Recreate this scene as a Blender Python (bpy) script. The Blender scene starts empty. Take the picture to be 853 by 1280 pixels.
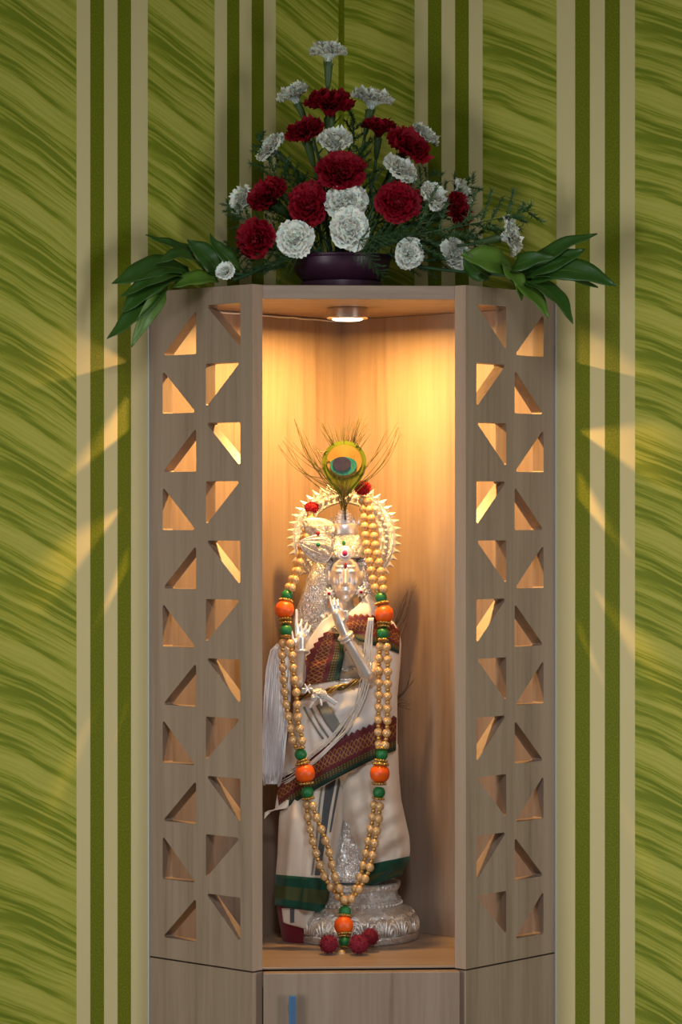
import bpy, bmesh, math, random
from math import sin, cos, pi, sqrt, radians, atan2
from mathutils import Vector, Matrix, Quaternion

random.seed(7)
scene = bpy.context.scene
COL = scene.collection

# ------------------------------------------------------------------ camera
F = 3460.0            # focal length in pixels of an 853 px wide frame
HZ = 642.6            # horizon row
EYE = 1.45
cam_d = bpy.data.cameras.new('camera')
cam = bpy.data.objects.new('camera', cam_d)
COL.objects.link(cam)
cam.location = (0, 0, EYE)
cam.rotation_euler = (pi / 2, 0, 0)
cam_d.sensor_fit = 'HORIZONTAL'
cam_d.sensor_width = 36
cam_d.lens = F / 853 * 36
cam_d.shift_y = (HZ - 640) / 853
cam_d.clip_start = 0.05
cam_d.dof.use_dof = True
cam_d.dof.focus_distance = 3.77
cam_d.dof.aperture_fstop = 11.0
scene.camera = cam

# ------------------------------------------------------------------ world, light, exposure
w = bpy.data.worlds.new('world')
scene.world = w
w.use_nodes = True
bg = w.node_tree.nodes['Background']
bg.inputs[0].default_value = (0.82, 0.91, 1.0, 1)
bg.inputs[1].default_value = 0.19

def area(name, loc, target, sx, sy, power, col):
    d = bpy.data.lights.new(name, 'AREA')
    d.shape = 'RECTANGLE'; d.size = sx; d.size_y = sy
    d.energy = power; d.color = col
    o = bpy.data.objects.new(name, d); COL.objects.link(o)
    o.location = loc
    o.rotation_euler = (Vector(target) - Vector(loc)).to_track_quat('-Z', 'Y').to_euler()
    return o
# unseen side lamps, added as daylight fill and kept off the cabinet interior
side_fill = area('added_side_fill', (-1.50, 1.98, 1.12), (0.26, 3.72, 1.06), .40, 1.0, 4.7, (1.0, 0.985, 0.94))
side_fill.data.spread = radians(95)
side_fill2 = area('added_side_fill', (1.72, 2.13, 1.12), (-0.26, 3.72, 1.06), .40, 1.0, 4.0, (1.0, 0.985, 0.94))
side_fill2.data.spread = radians(95)
# added fill lamp, high in front, to brighten the draped statue
front_fill = area('added_front_fill', (0.10, 1.5, 2.55), (0.0, 3.72, 1.18), .35, .35, 1.7, (0.94, 0.97, 1.0))
front_fill.data.spread = radians(62)

scene.view_settings.view_transform = 'Standard'
scene.view_settings.look = 'None'
scene.view_settings.exposure = 0.0
scene.view_settings.gamma = 1.0
scene.view_settings.use_curve_mapping = False

# ------------------------------------------------------------------ helpers
def P(x, y, Y):
    """a point of the place seen at column x, row y, at distance Y"""
    return Vector(((x - 426.5) * Y / F, Y, EYE - (y - HZ) * Y / F))

ORG = {}
def props(o, label=None, cat=None, group=None, kind=None):
    if label: o['label'] = label
    if cat: o['category'] = cat
    if group: o['group'] = group
    if kind: o['kind'] = kind
    return o

def thing(name, loc, label, cat, group=None):
    o = bpy.data.objects.new(name, None); COL.objects.link(o)
    o.empty_display_size = 0.02
    o.location = loc
    ORG[o] = Vector(loc)
    return props(o, label, cat, group)

class MB:
    def __init__(s): s.v = []; s.f = []; s.uv = {}
    def add(s, vs, fs):
        n = len(s.v); s.v += [Vector(q) for q in vs]; s.f += [tuple(i + n for i in f) for f in fs]
        return s
    def box(s, c, size, M=None):
        sx, sy, sz = [q / 2 for q in size]
        vs = [Vector((x, y, z)) for x in (-sx, sx) for y in (-sy, sy) for z in (-sz, sz)]
        if M: vs = [M @ q for q in vs]
        vs = [q + Vector(c) for q in vs]
        return s.add(vs, [(0, 1, 3, 2), (4, 6, 7, 5), (0, 4, 5, 1), (2, 3, 7, 6), (0, 2, 6, 4), (1, 5, 7, 3)])
    def prism(s, poly, z0, z1):
        n = len(poly)
        vs = [(x, y, z0) for x, y in poly] + [(x, y, z1) for x, y in poly]
        fs = [tuple(range(n))[::-1], tuple(range(n, 2 * n))] + [(i, (i + 1) % n, (i + 1) % n + n, i + n) for i in range(n)]
        return s.add(vs, fs)
    def tube(s, pts, rad, n=8, cap=True):
        pts = [Vector(p) for p in pts]; m = len(pts)
        if not isinstance(rad, (list, tuple)): rad = [rad] * m
        t0 = (pts[1] - pts[0]).normalized()
        nrm = t0.orthogonal().normalized()
        vs = []
        for i in range(m):
            t = (pts[min(i + 1, m - 1)] - pts[max(i - 1, 0)])
            if t.length < 1e-9: t = t0
            t.normalize()
            nrm = (nrm - t * nrm.dot(t))
            if nrm.length < 1e-6: nrm = t.orthogonal()
            nrm.normalize(); b = t.cross(nrm)
            for k in range(n):
                a = 2 * pi * k / n
                vs.append(pts[i] + (nrm * cos(a) + b * sin(a)) * rad[i])
        fs = []
        for i in range(m - 1):
            for k in range(n):
                fs.append((i * n + k, i * n + (k + 1) % n, (i + 1) * n + (k + 1) % n, (i + 1) * n + k))
        if cap:
            fs.append(tuple(range(n))[::-1]); fs.append(tuple(range((m - 1) * n, m * n)))
        return s.add(vs, fs)
    def lathe(s, prof, c=(0, 0, 0), n=32, q=None, sy=1.0, a0=0.0):
        c = Vector(c); m = len(prof); vs = []
        for r, z in prof:
            for k in range(n):
                a = a0 + 2 * pi * k / n
                p = Vector((r * cos(a), r * sin(a) * sy, z))
                vs.append((q @ p if q else p) + c)
        fs = [(i * n + k, i * n + (k + 1) % n, (i + 1) * n + (k + 1) % n, (i + 1) * n + k) for i in range(m - 1) for k in range(n)]
        fs.append(tuple(range(n))[::-1]); fs.append(tuple(range((m - 1) * n, m * n)))
        return s.add(vs, fs)
    def ell(s, c, r, q=None, nu=16, nv=10):
        c = Vector(c); vs = []; fs = []
        for j in range(nv + 1):
            b = pi * j / nv
            b = min(max(b, 1e-3), pi - 1e-3)
            for k in range(nu):
                a = 2 * pi * k / nu
                p = Vector((r[0] * sin(b) * cos(a), r[1] * sin(b) * sin(a), r[2] * cos(b)))
                vs.append((q @ p if q else p) + c)
        for j in range(nv):
            for k in range(nu):
                fs.append((j * nu + k, (j + 1) * nu + k, (j + 1) * nu + (k + 1) % nu, j * nu + (k + 1) % nu))
        fs.append(tuple(range(nu))); fs.append(tuple(range(nv * nu, (nv + 1) * nu))[::-1])
        return s.add(vs, fs)
    def capsule(s, a, b, ra, rb, n=12):
        a = Vector(a); b = Vector(b); d = (b - a).normalized()
        pts = []; rad = []
        for k in range(4):
            t = pi / 2 * k / 4
            pts.append(a - d * ra * cos(t)); rad.append(max(ra * sin(t), ra * .08))
        pts += [a, b]; rad += [ra, rb]
        for k in range(1, 5):
            t = pi / 2 * k / 4
            pts.append(b + d * rb * sin(t)); rad.append(max(rb * cos(t), rb * .08))
        return s.tube(pts, rad, n)
    def grid(s, fn, nu, nv, closed_u=False):
        """fn(u, v) -> point for u, v in 0..1"""
        base = len(s.v); cu = nu if closed_u else nu + 1
        for j in range(nv + 1):
            for i in range(cu):
                s.v.append(Vector(fn(i / nu, j / nv)))
                s.uv[len(s.v) - 1] = (i / nu, j / nv)
        for j in range(nv):
            for i in range(nu):
                a = base + j * cu + i; b = base + j * cu + (i + 1) % cu
                s.f.append((a, b, b + cu, a + cu))
        return s
    def mesh(s, name, mat, off=Vector((0, 0, 0)), smooth=True):
        me = bpy.data.meshes.new(name)
        me.from_pydata([tuple(q - off) for q in s.v], [], s.f)
        if s.uv:
            ul = me.uv_layers.new(name='UVMap')
            for lp in me.loops:
                ul.data[lp.index].uv = s.uv.get(lp.vertex_index, (0, 0))
        bm = bmesh.new(); bm.from_mesh(me)
        bmesh.ops.recalc_face_normals(bm, faces=bm.faces)
        bm.to_mesh(me); bm.free()
        if smooth:
            me.shade_smooth() if hasattr(me, 'shade_smooth') else None
        if mat: me.materials.append(mat)
        return me
    def build(s, name, mat, parent=None, smooth=True, auto=None):
        if parent is not None:
            off = ORG[parent]
            o = bpy.data.objects.new(name, s.mesh(name, mat, off, smooth)); COL.objects.link(o)
            o.parent = parent; ORG[o] = off
        else:
            xs = [q.x for q in s.v]; ys = [q.y for q in s.v]; zs = [q.z for q in s.v]
            off = Vector(((min(xs) + max(xs)) / 2, (min(ys) + max(ys)) / 2, min(zs)))
            o = bpy.data.objects.new(name, s.mesh(name, mat, off, smooth)); COL.objects.link(o)
            o.location = off; ORG[o] = off
        if auto: sharp(o, auto)
        return o

def sharp(o, deg):
    """mark edges sharper than deg so that smooth shading keeps them crisp"""
    bm = bmesh.new(); bm.from_mesh(o.data)
    for e in bm.edges:
        if len(e.link_faces) == 2 and e.calc_face_angle(0) > radians(deg): e.smooth = False
    bm.to_mesh(o.data); bm.free()

def put(name, me, loc, parent, q=None, sc=None):
    """an object that shares mesh data, placed at a world point under parent"""
    o = bpy.data.objects.new(name, me); COL.objects.link(o)
    base = ORG[parent] if parent else Vector((0, 0, 0))
    o.location = Vector(loc) - base
    if parent: o.parent = parent
    if q: o.rotation_mode = 'QUATERNION'; o.rotation_quaternion = q
    if sc: o.scale = sc if not isinstance(sc, (int, float)) else (sc, sc, sc)
    ORG[o] = Vector(loc)
    return o

def bevel(o, wd=.001, seg=2):
    m = o.modifiers.new('bevel', 'BEVEL'); m.width = wd; m.segments = seg; m.limit_method = 'ANGLE'; m.angle_limit = radians(40)

def interp(tab, y):
    if y <= tab[0][0]: return tab[0][1:]
    for a, b in zip(tab, tab[1:]):
        if y <= b[0]:
            t = (y - a[0]) / (b[0] - a[0]); t = t
            return tuple(p + (q - p) * t for p, q in zip(a[1:], b[1:]))
    return tab[-1][1:]

def spline(pts, n):
    """Catmull-Rom through pts, n samples for each span"""
    pts = [Vector(p) for p in pts]; out = []
    e = [pts[0] * 2 - pts[1]] + pts + [pts[-1] * 2 - pts[-2]]
    for i in range(1, len(e) - 2):
        for k in range(n):
            t = k / n; p0, p1, p2, p3 = e[i - 1:i + 3]
            out.append(.5 * ((2 * p1) + (p2 - p0) * t + (2 * p0 - 5 * p1 + 4 * p2 - p3) * t * t + (3 * p1 - p0 - 3 * p2 + p3) * t ** 3))
    out.append(pts[-1]); return out

def sample(pts, step, start=0.0):
    """points every step along a polyline"""
    out = []; acc = start
    for a, b in zip(pts, pts[1:]):
        L = (b - a).length; t = acc
        while t <= L and L > 0:
            out.append(a + (b - a) * (t / L)); t += step
        acc = t - L
    return out

# ------------------------------------------------------------------ materials
class NT:
    def __init__(s, name):
        s.m = bpy.data.materials.new(name); s.m.use_nodes = True
        s.t = s.m.node_tree; s.N = s.t.nodes; s.L = s.t.links
        s.b = s.N['Principled BSDF']
    def n(s, typ, **kw):
        x = s.N.new(typ)
        for k, v in kw.items(): setattr(x, k, v)
        return x
    def val(s, sock, v):
        if hasattr(v, 'links') or isinstance(v, bpy.types.NodeSocket): s.L.new(v, sock)
        else: sock.default_value = v
    def math(s, op, a, b=0.0, c=None):
        x = s.n('ShaderNodeMath', operation=op)
        s.val(x.inputs[0], a); s.val(x.inputs[1], b)
        if c is not None: s.val(x.inputs[2], c)
        return x.outputs[0]
    def noise(s, vec, scale=1.0, detail=2.0, rough=.5, dist=0.0):
        x = s.n('ShaderNodeTexNoise')
        if vec is not None: s.L.new(vec, x.inputs['Vector'])
        x.inputs['Scale'].default_value = scale; x.inputs['Detail'].default_value = detail
        x.inputs['Roughness'].default_value = rough; x.inputs['Distortion'].default_value = dist
        return x.outputs['Fac']
    def ramp(s, fac, stops):
        x = s.n('ShaderNodeValToRGB'); s.L.new(fac, x.inputs[0])
        e = x.color_ramp.elements
        while len(e) < len(stops): e.new(.5)
        for q, (p, c) in zip(e, stops): q.position = p; q.color = (*c, 1)
        return x.outputs[0]
    def mix(s, fac, a, b):
        x = s.n('ShaderNodeMix', data_type='RGBA')
        s.val(x.inputs[0], fac)
        for sock, v in ((x.inputs[6], a), (x.inputs[7], b)):
            if isinstance(v, tuple): sock.default_value = (*v, 1)
            else: s.L.new(v, sock)
        return x.outputs[2]
    def bump(s, h, strength=.5, dist=.001):
        x = s.n('ShaderNodeBump'); s.L.new(h, x.inputs['Height'])
        x.inputs['Strength'].default_value = strength; x.inputs['Distance'].default_value = dist
        s.L.new(x.outputs[0], s.b.inputs['Normal'])
    def pos(s): return s.n('ShaderNodeTexCoord').outputs['Object']
    def mapped(s, vec, scale):
        x = s.n('ShaderNodeMapping'); s.L.new(vec, x.inputs[0]); x.inputs['Scale'].default_value = scale
        return x.outputs[0]
    def color(s, c):
        if isinstance(c, tuple): s.b.inputs['Base Color'].default_value = (*c, 1)
        else: s.L.new(c, s.b.inputs['Base Color'])

def mat(name, col, rough=.5, metal=0.0, var=None, bump=None, spec=None, sheen=0, coat=0, sss=0):
    t = NT(name)
    t.b.inputs['Roughness'].default_value = rough; t.b.inputs['Metallic'].default_value = metal
    if spec is not None: t.b.inputs['Specular IOR Level'].default_value = spec
    if sheen: t.b.inputs['Sheen Weight'].default_value = sheen
    if coat: t.b.inputs['Coat Weight'].default_value = coat; t.b.inputs['Coat Roughness'].default_value = .12
    if sss:
        t.b.inputs['Subsurface Weight'].default_value = sss; t.b.inputs['Subsurface Scale'].default_value = .004
    if var:                       # (scale, second colour)
        t.color(t.mix(t.noise(t.pos(), var[0], 4), col, var[1]))
    else: t.color(col)
    if bump: t.bump(t.noise(t.pos(), bump[0], bump[3] if len(bump) > 3 else 4), bump[1], bump[2])
    return t.m

def wood(name, scale, tint=1.0):
    t = NT(name)
    p = t.n('ShaderNodeNewGeometry').outputs['Position']
    g1 = t.noise(t.mapped(p, scale), 1.0, 5, .6, .6)
    g2 = t.noise(t.mapped(p, tuple(q * 5 for q in scale)), 1.0, 3, .6)
    g = t.math('ADD', t.math('MULTIPLY', g1, .72), t.math('MULTIPLY', g2, .28))
    c = t.ramp(g, [(q_, tuple(k * tint for k in c_)) for q_, c_ in ((.30, (.190, .128, .094)), (.42, (.262, .187, .138)), (.54, (.300, .220, .164)), (.72, (.345, .258, .194)))])
    t.color(c)
    t.b.inputs['Roughness'].default_value = .42
    t.b.inputs['Specular IOR Level'].default_value = .35
    t.bump(g2, .12, .0006)
    return t.m

M = {}
M['wood_v'] = wood('laminate_vertical_grain', (34, 34, 1.5))
M['wood_h'] = wood('laminate_cross_grain', (1.6, 34, 34))
M['edge'] = wood('edge_band', (14, 14, .8), 1.4)

def wallpaper(name, sgn, shift, slope, curve):
    """u = distance from the corner (m), v = height (m); stripes come in groups of five"""
    t = NT(name)
    uv = t.n('ShaderNodeUVMap', uv_map='UVMap').outputs[0]
    sp = t.n('ShaderNodeSeparateXYZ'); t.L.new(uv, sp.inputs[0])
    q, z = sp.outputs[0], sp.outputs[1]
    PER, G = .2585, .1235
    ph = t.math('MODULO', t.math('ADD', q, PER - .1390), PER)
    wide = t.math('MULTIPLY', t.math('GREATER_THAN', ph, PER - .0065), t.math('MULTIPLY', t.math('GREATER_THAN', q, .3), t.math('LESS_THAN', q, .45)))
    instripe = t.math('MAXIMUM', t.math('LESS_THAN', ph, G), wide)
    idx = t.math('FLOOR', t.math('DIVIDE', ph, G / 5))
    odd = t.math('MULTIPLY', t.math('MODULO', idx, 2.0), t.math('SUBTRACT', 1.0, wide))
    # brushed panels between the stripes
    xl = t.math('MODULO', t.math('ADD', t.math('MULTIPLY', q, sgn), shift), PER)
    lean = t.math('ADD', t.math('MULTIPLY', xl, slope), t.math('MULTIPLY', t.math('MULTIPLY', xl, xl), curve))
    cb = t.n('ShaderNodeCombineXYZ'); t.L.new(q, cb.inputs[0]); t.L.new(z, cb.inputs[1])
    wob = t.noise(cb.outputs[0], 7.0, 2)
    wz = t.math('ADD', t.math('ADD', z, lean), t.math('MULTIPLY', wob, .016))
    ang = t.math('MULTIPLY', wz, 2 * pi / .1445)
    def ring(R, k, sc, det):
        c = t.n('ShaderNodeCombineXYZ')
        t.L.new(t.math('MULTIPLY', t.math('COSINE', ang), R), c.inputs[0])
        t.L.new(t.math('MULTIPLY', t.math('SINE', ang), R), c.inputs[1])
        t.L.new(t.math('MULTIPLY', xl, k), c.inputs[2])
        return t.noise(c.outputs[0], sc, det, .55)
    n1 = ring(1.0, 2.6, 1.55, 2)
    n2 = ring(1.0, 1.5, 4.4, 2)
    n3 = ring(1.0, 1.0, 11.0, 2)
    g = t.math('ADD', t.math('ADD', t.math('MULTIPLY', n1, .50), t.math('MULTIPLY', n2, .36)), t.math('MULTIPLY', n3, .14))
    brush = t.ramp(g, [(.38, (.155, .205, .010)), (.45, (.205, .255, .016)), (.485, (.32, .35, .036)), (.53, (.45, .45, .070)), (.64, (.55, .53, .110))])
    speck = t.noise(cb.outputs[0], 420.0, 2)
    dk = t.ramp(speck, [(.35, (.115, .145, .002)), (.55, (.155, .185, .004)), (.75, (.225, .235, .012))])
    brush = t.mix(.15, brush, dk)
    cream = (.68, .59, .305)
    stripes = t.mix(odd, cream, dk)
    c = t.mix(instripe, brush, stripes)
    corner = t.math('LESS_THAN', q, .0060)
    c = t.mix(corner, c, dk)
    t.color(c)
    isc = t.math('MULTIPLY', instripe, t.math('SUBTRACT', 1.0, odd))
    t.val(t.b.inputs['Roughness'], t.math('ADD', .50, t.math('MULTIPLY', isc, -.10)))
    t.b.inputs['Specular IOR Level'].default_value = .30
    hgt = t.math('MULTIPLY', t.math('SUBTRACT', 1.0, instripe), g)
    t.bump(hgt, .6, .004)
    return t.m

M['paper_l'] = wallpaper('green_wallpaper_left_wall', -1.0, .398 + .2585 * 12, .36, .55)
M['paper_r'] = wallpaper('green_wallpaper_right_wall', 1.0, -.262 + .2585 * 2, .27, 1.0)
M['floor'] = mat('floor_tile', (.42, .39, .35), .35, var=(3, (.36, .33, .30)))
M['ceil'] = mat('ceiling_paint', (.72, .70, .66), .8)
M['nickel'] = mat('brushed_nickel', (.74, .68, .62), .28, 1.0)
M['cable'] = mat('white_cable', (.75, .73, .70), .45)
M['bluefilm'] = mat('blue_film_on_metal', (.085, .19, .36), .30, .35)
M['seam'] = mat('pale_sealant', (.55, .55, .52), .6)
tl = NT('lamp_diffuser'); tl.color((1, .9, .7)); tl.b.inputs['Emission Color'].default_value = (1, .80, .50, 1); tl.b.inputs['Emission Strength'].default_value = 9
M['lens'] = tl.m
M['bowl'] = mat('purple_plastic', (.050, .012, .036), .38)
M['white_petal'] = mat('white_petals', (.94, .94, .89), .6, var=(60, (.90, .89, .76)), sss=.35)
M['red_petal'] = mat('dark_red_petals', (.32, .003, .016), .6, var=(60, (.20, .002, .010)), spec=.2)
M['calyx'] = mat('calyx_green', (.038, .085, .024), .5, var=(30, (.07, .12, .035)))
M['stem'] = mat('stem_green', (.035, .095, .038), .5)
M['fern'] = mat('fern_green', (.028, .085, .018), .55)
M['leaf'] = mat('leaf_green', (.016, .064, .008), .40, var=(12, (.034, .10, .011)))
M['leaf2'] = mat('leaf_light_green', (.065, .15, .014), .40, var=(12, (.10, .19, .022)))
M['silver'] = mat('polished_silver', (.92, .90, .88), .36, .74, bump=(160, .10, .0006))

def ornate(name, sc, strength, dist, dark=.45):
    t = NT(name)
    t.b.inputs['Metallic'].default_value = .78; t.b.inputs['Roughness'].default_value = .34
    p = t.pos()
    v = t.n('ShaderNodeTexVoronoi', feature='DISTANCE_TO_EDGE'); t.L.new(p, v.inputs['Vector']); v.inputs['Scale'].default_value = sc
    e = t.ramp(v.outputs['Distance'], [(.0, (0, 0, 0)), (.12, (1, 1, 1))])
    wv = t.noise(p, sc * .9, 2, .5, 3.0)
    h = t.math('ADD', t.math('MULTIPLY', e, .5), t.math('SINE', t.math('MULTIPLY', wv, 34)))
    t.bump(h, strength, dist)
    t.color(t.mix(t.ramp(h, [(.0, (0, 0, 0)), (.6, (1, 1, 1))]), (.92 * dark, .92 * dark, .92 * dark), (.96, .96, .96)))
    return t.m
M['ornate'] = ornate('embossed_silver', 75, .5, .0010, .58); M['ornate'].node_tree.nodes['Principled BSDF'].inputs['Roughness'].default_value = .24
M['ornate_fine'] = ornate('finely_embossed_silver', 120, .6, .0009, .55)
M['gem_red'] = mat('red_gem', (.30, .005, .03), .12, coat=.6)
M['gem_pink'] = mat('magenta_gem', (.45, .01, .12), .12, coat=.6)
M['gem_green'] = mat('green_gem', (.01, .20, .05), .12, coat=.6)
M['pearl'] = mat('golden_pearl', (.66, .43, .20), .24, .25, coat=.6)
M['goldbead'] = mat('gold_bead', (.62, .38, .12), .28, .85)
M['gold'] = mat('antique_gold', (.50, .32, .10), .32, .9)
M['green_bead'] = mat('green_silk_bead', (.004, .16, .040), .38, bump=(260, .2, .0006))
M['orange_bead'] = mat('orange_silk_bead', (.80, .105, .004), .36, bump=(260, .15, .0006))
M['pom_red'] = mat('red_pompom_wool', (.40, .006, .012), .9)
M['pom_maroon'] = mat('maroon_pompom_wool', (.20, .006, .022), .9)
M['thread'] = mat('white_cotton_thread', (.76, .73, .68), .7)
M['silverthread'] = mat('silver_thread', (.76, .77, .81), .45, .35)
M['barb'] = mat('feather_barb_bronze', (.11, .068, .014), .55, .1, var=(40, (.07, .085, .010)))
M['barb_dark'] = mat('feather_barb_dark', (.055, .035, .015), .5)
M['eye_green'] = mat('feather_green', (.12, .14, .012), .65, 0, spec=.12, bump=(500, .3, .0004))
M['eye_rim'] = mat('feather_lime_rim', (.13, .18, .014), .65, 0, spec=.12, bump=(500, .3, .0004))
M['eye_bronze'] = mat('feather_bronze', (.30, .18, .045), .65, 0, spec=.12, bump=(500, .3, .0004))
M['eye_teal'] = mat('feather_turquoise', (.010, .17, .16), .5, .1)
M['eye_navy'] = mat('feather_navy', (.022, .018, .055), .5, .1)

def cloth(name, col, col2, scale=420):
    t = NT(name)
    uvp = t.pos()
    nz = t.noise(uvp, 26, 3)
    t.color(t.mix(nz, col, col2))
    t.b.inputs['Roughness'].default_value = .85
    t.b.inputs['Specular IOR Level'].default_value = .15
    t.b.inputs['Sheen Weight'].default_value = .15
    wv = t.noise(uvp, scale, 2)
    t.bump(wv, .25, .0004)
    return t.m
M['cotton'] = cloth('cream_cotton', (.80, .72, .63), (.73, .65, .56))
M['cotton_w'] = cloth('white_cotton', (.86, .84, .82), (.80, .77, .74))
M['grey_weave'] = cloth('grey_woven_stripe', (.20, .21, .20), (.26, .27, .25))
M['blue_weave'] = cloth('slate_woven_stripe', (.085, .10, .115), (.12, .13, .14))
M['green_hem'] = cloth('dark_green_border', (.008, .062, .040), (.014, .085, .055))
M['maroon'] = cloth('maroon_silk', (.125, .012, .022), (.17, .018, .025))

def brocade():
    """maroon silk woven with a gold lattice; u along the band, v across it (0 = toothed edge)"""
    t = NT('maroon_gold_brocade')
    uv = t.n('ShaderNodeUVMap', uv_map='UVMap').outputs[0]
    sp = t.n('ShaderNodeSeparateXYZ'); t.L.new(uv, sp.inputs[0])
    u, v = sp.outputs[0], sp.outputs[1]
    def line(s, ku, kv, wd):
        a = t.math('FRACT', t.math('ADD', t.math('MULTIPLY', u, ku), t.math('MULTIPLY', v, kv * s)))
        return t.math('LESS_THAN', a, wd)
    lat = t.math('MAXIMUM', line(1, 1.0, 5.0, .20), line(-1, 1.0, 5.0, .20))
    def inb(lo, hi):
        return t.math('MULTIPLY', t.math('GREATER_THAN', v, lo), t.math('LESS_THAN', v, hi))
    gold = t.math('MULTIPLY', lat, inb(.20, .58))
    dots = t.math('MULTIPLY', t.math('GREATER_THAN', t.math('FRACT', t.math('MULTIPLY', u, 1.4)), .5),
                  t.math('GREATER_THAN', t.math('FRACT', t.math('MULTIPLY', v, 16)), .5))
    olive = t.math('MULTIPLY', dots, inb(.70, .86))
    c = t.mix(t.math('GREATER_THAN', v, .86), (.120, .012, .020), (.008, .040, .028))
    c = t.mix(t.math('MULTIPLY', inb(.70, .86), 1.0), c, (.050, .040, .018))
    c = t.mix(gold, c, (.34, .165, .035))
    c = t.mix(olive, c, (.22, .17, .035))
    t.color(c)
    t.b.inputs['Roughness'].default_value = .6
    t.bump(t.math('MAXIMUM', gold, olive), .3, .0005)
    return t.m
M['brocade'] = brocade()

# ------------------------------------------------------------------ the room corner
TH = .0575
DL = Vector((-cos(pi / 4 + TH), -sin(pi / 4 + TH), 0))
DR = Vector((cos(pi / 4 - TH), -sin(pi / 4 - TH), 0))
CC = Vector((.0004, 4.0098, 0))
def Q(a, b): return CC + DL * a + DR * b          # a along the left wall, b along the right wall

def wall(name, d, outn, m):
    mb = MB(); Ln, H, T = 2.6, 2.7, .12
    a, b = CC, CC + d * Ln
    vs = [a, b, b + Vector((0, 0, H)), a + Vector((0, 0, H))]
    back = [q + outn * T for q in vs]
    o_ = (a - d * 0)
    mb.add(vs + back, [(0, 1, 2, 3), (7, 6, 5, 4), (0, 4, 5, 1), (3, 2, 6, 7), (1, 5, 6, 2), (0, 3, 7, 4)])
    for i, q in enumerate(vs + back):
        mb.uv[i] = ((0, 0), (Ln, 0), (Ln, H), (0, H))[i % 4]
    o = mb.build(name, m, None, smooth=False)
    props(o, kind='structure', label='green striped wallpaper wall meeting in the corner')
    return o
wl = wall('wall_left', DL, -DR, M['paper_l'])
wr = wall('wall_right', DR, -DL, M['paper_r'])
wl['label'] = 'wallpapered wall on the left of the corner, green with cream stripes'
wr['label'] = 'wallpapered wall on the right of the corner, green with cream stripes'
mb = MB(); mb.box((0, 1.6, -.05), (6.4, 5.6, .1))
props(mb.build('floor', M['floor'], None, False), kind='structure', label='pale tiled floor of the room')
mb = MB(); mb.box((0, 3.2, 2.755), (4.6, 2.4, .1))
props(mb.build('ceiling', M['ceil'], None, False), kind='structure', label='white painted ceiling over the corner')

# ------------------------------------------------------------------ the corner cabinets
L, p, t_ = .3886, .1918, .018
ZS, ZT = .8560, 1.7485      # seam between the two units, cabinet top
SH = ZS + .0036             # shelf surface
CE = ZT - .018              # underside of the top
G_ = .0015                  # gap to the walls
cab_o = Q(.2, .2); cab_o.z = ZS
cab = thing('shrine_cabinet', cab_o, 'open-fronted wooden corner shrine cabinet with triangle cut-outs in both sides', 'cabinet')

def tri_pts(c, r, k=5):
    """rounded triangle"""
    out = []
    c = [Vector((*q, 0)) for q in c]
    for i in range(3):
        a, b, d = c[i - 1], c[i], c[(i + 1) % 3]
        u = (a - b).normalized(); v = (d - b).normalized()
        h = u.angle(v) / 2
        tl_ = r / math.tan(h); ctr = b + (u + v).normalized() * (r / sin(h))
        p0 = b + u * tl_; p1 = b + v * tl_
        for j in range(k + 1):
            q = p0.lerp(p1, j / k); q = ctr + (q - ctr).normalized() * r
            out.append((q.x, q.y))
    return out

def lattice(name, O, U, N, mirror):
    """panel in the plane O + u*U + z, thickness t_ along N (inwards)"""
    cu = bpy.data.curves.new(name, 'CURVE'); cu.dimensions = '2D'; cu.fill_mode = 'BOTH'; cu.extrude = t_ / 2
    def spl(pts):
        s = cu.splines.new('POLY'); s.points.add(len(pts) - 1)
        for q, (x, y) in zip(s.points, pts): q.co = (x, y, 0, 1)
        s.use_cyclic_u = True
    e = .0006
    spl([(G_, ZS + e), (p, ZS + e), (p, ZT), (G_, ZT)])
    W, Hh = .063, .058
    o0, i0 = .026, .107       # outer column next to the wall, inner column next to the front
    for k in range(11):
        even = k % 2
        zb = 1.6617 - .1555 * (k // 2) - (.0775 if even else 0)
        zt = 1.7252 - .1550 * (k // 2) - (.0770 if even else 0)
        # 'r' is the side on the right as one faces the panel
        def C(u0, f): return (u0 + (W if (f > 0) != mirror else 0))
        R_, L_ = C(o0, 1), C(o0, -1)
        if not even: tri = [(R_, zb), (L_, zb), (R_, zb + Hh)]
        else: tri = [(L_, zb), (R_, zb), (L_, zb + Hh)]
        spl(tri_pts(tri, .0022))
        R_, L_ = C(i0, 1), C(i0, -1)
        if not even: tri = [(R_, zt), (L_, zt), (R_, zt - Hh)]
        else: tri = [(L_, zt), (R_, zt), (L_, zt - Hh)]
        spl(tri_pts(tri, .0022))
    tmp = bpy.data.objects.new('tmp', cu); COL.objects.link(tmp)
    bpy.context.view_layer.update()
    me = bpy.data.meshes.new_from_object(tmp.evaluated_get(bpy.context.evaluated_depsgraph_get()))
    bpy.data.objects.remove(tmp); bpy.data.curves.remove(cu)
    for v in me.vertices:
        q = O + U * v.co.x + N * (t_ / 2 + v.co.z); q.z = v.co.y
        v.co = q - ORG[cab]
    bm = bmesh.new(); bm.from_mesh(me); bmesh.ops.remove_doubles(bm, verts=bm.verts, dist=1e-6)
    bmesh.ops.recalc_face_normals(bm, faces=bm.faces)
    for f_ in bm.faces: f_.smooth = False
    bm.to_mesh(me); bm.free()
    me.name = name; me.materials.clear(); me.materials.append(M['wood_v'])
    o = bpy.data.objects.new(name, me); COL.objects.link(o); o.parent = cab; ORG[o] = ORG[cab]
    return o
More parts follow.
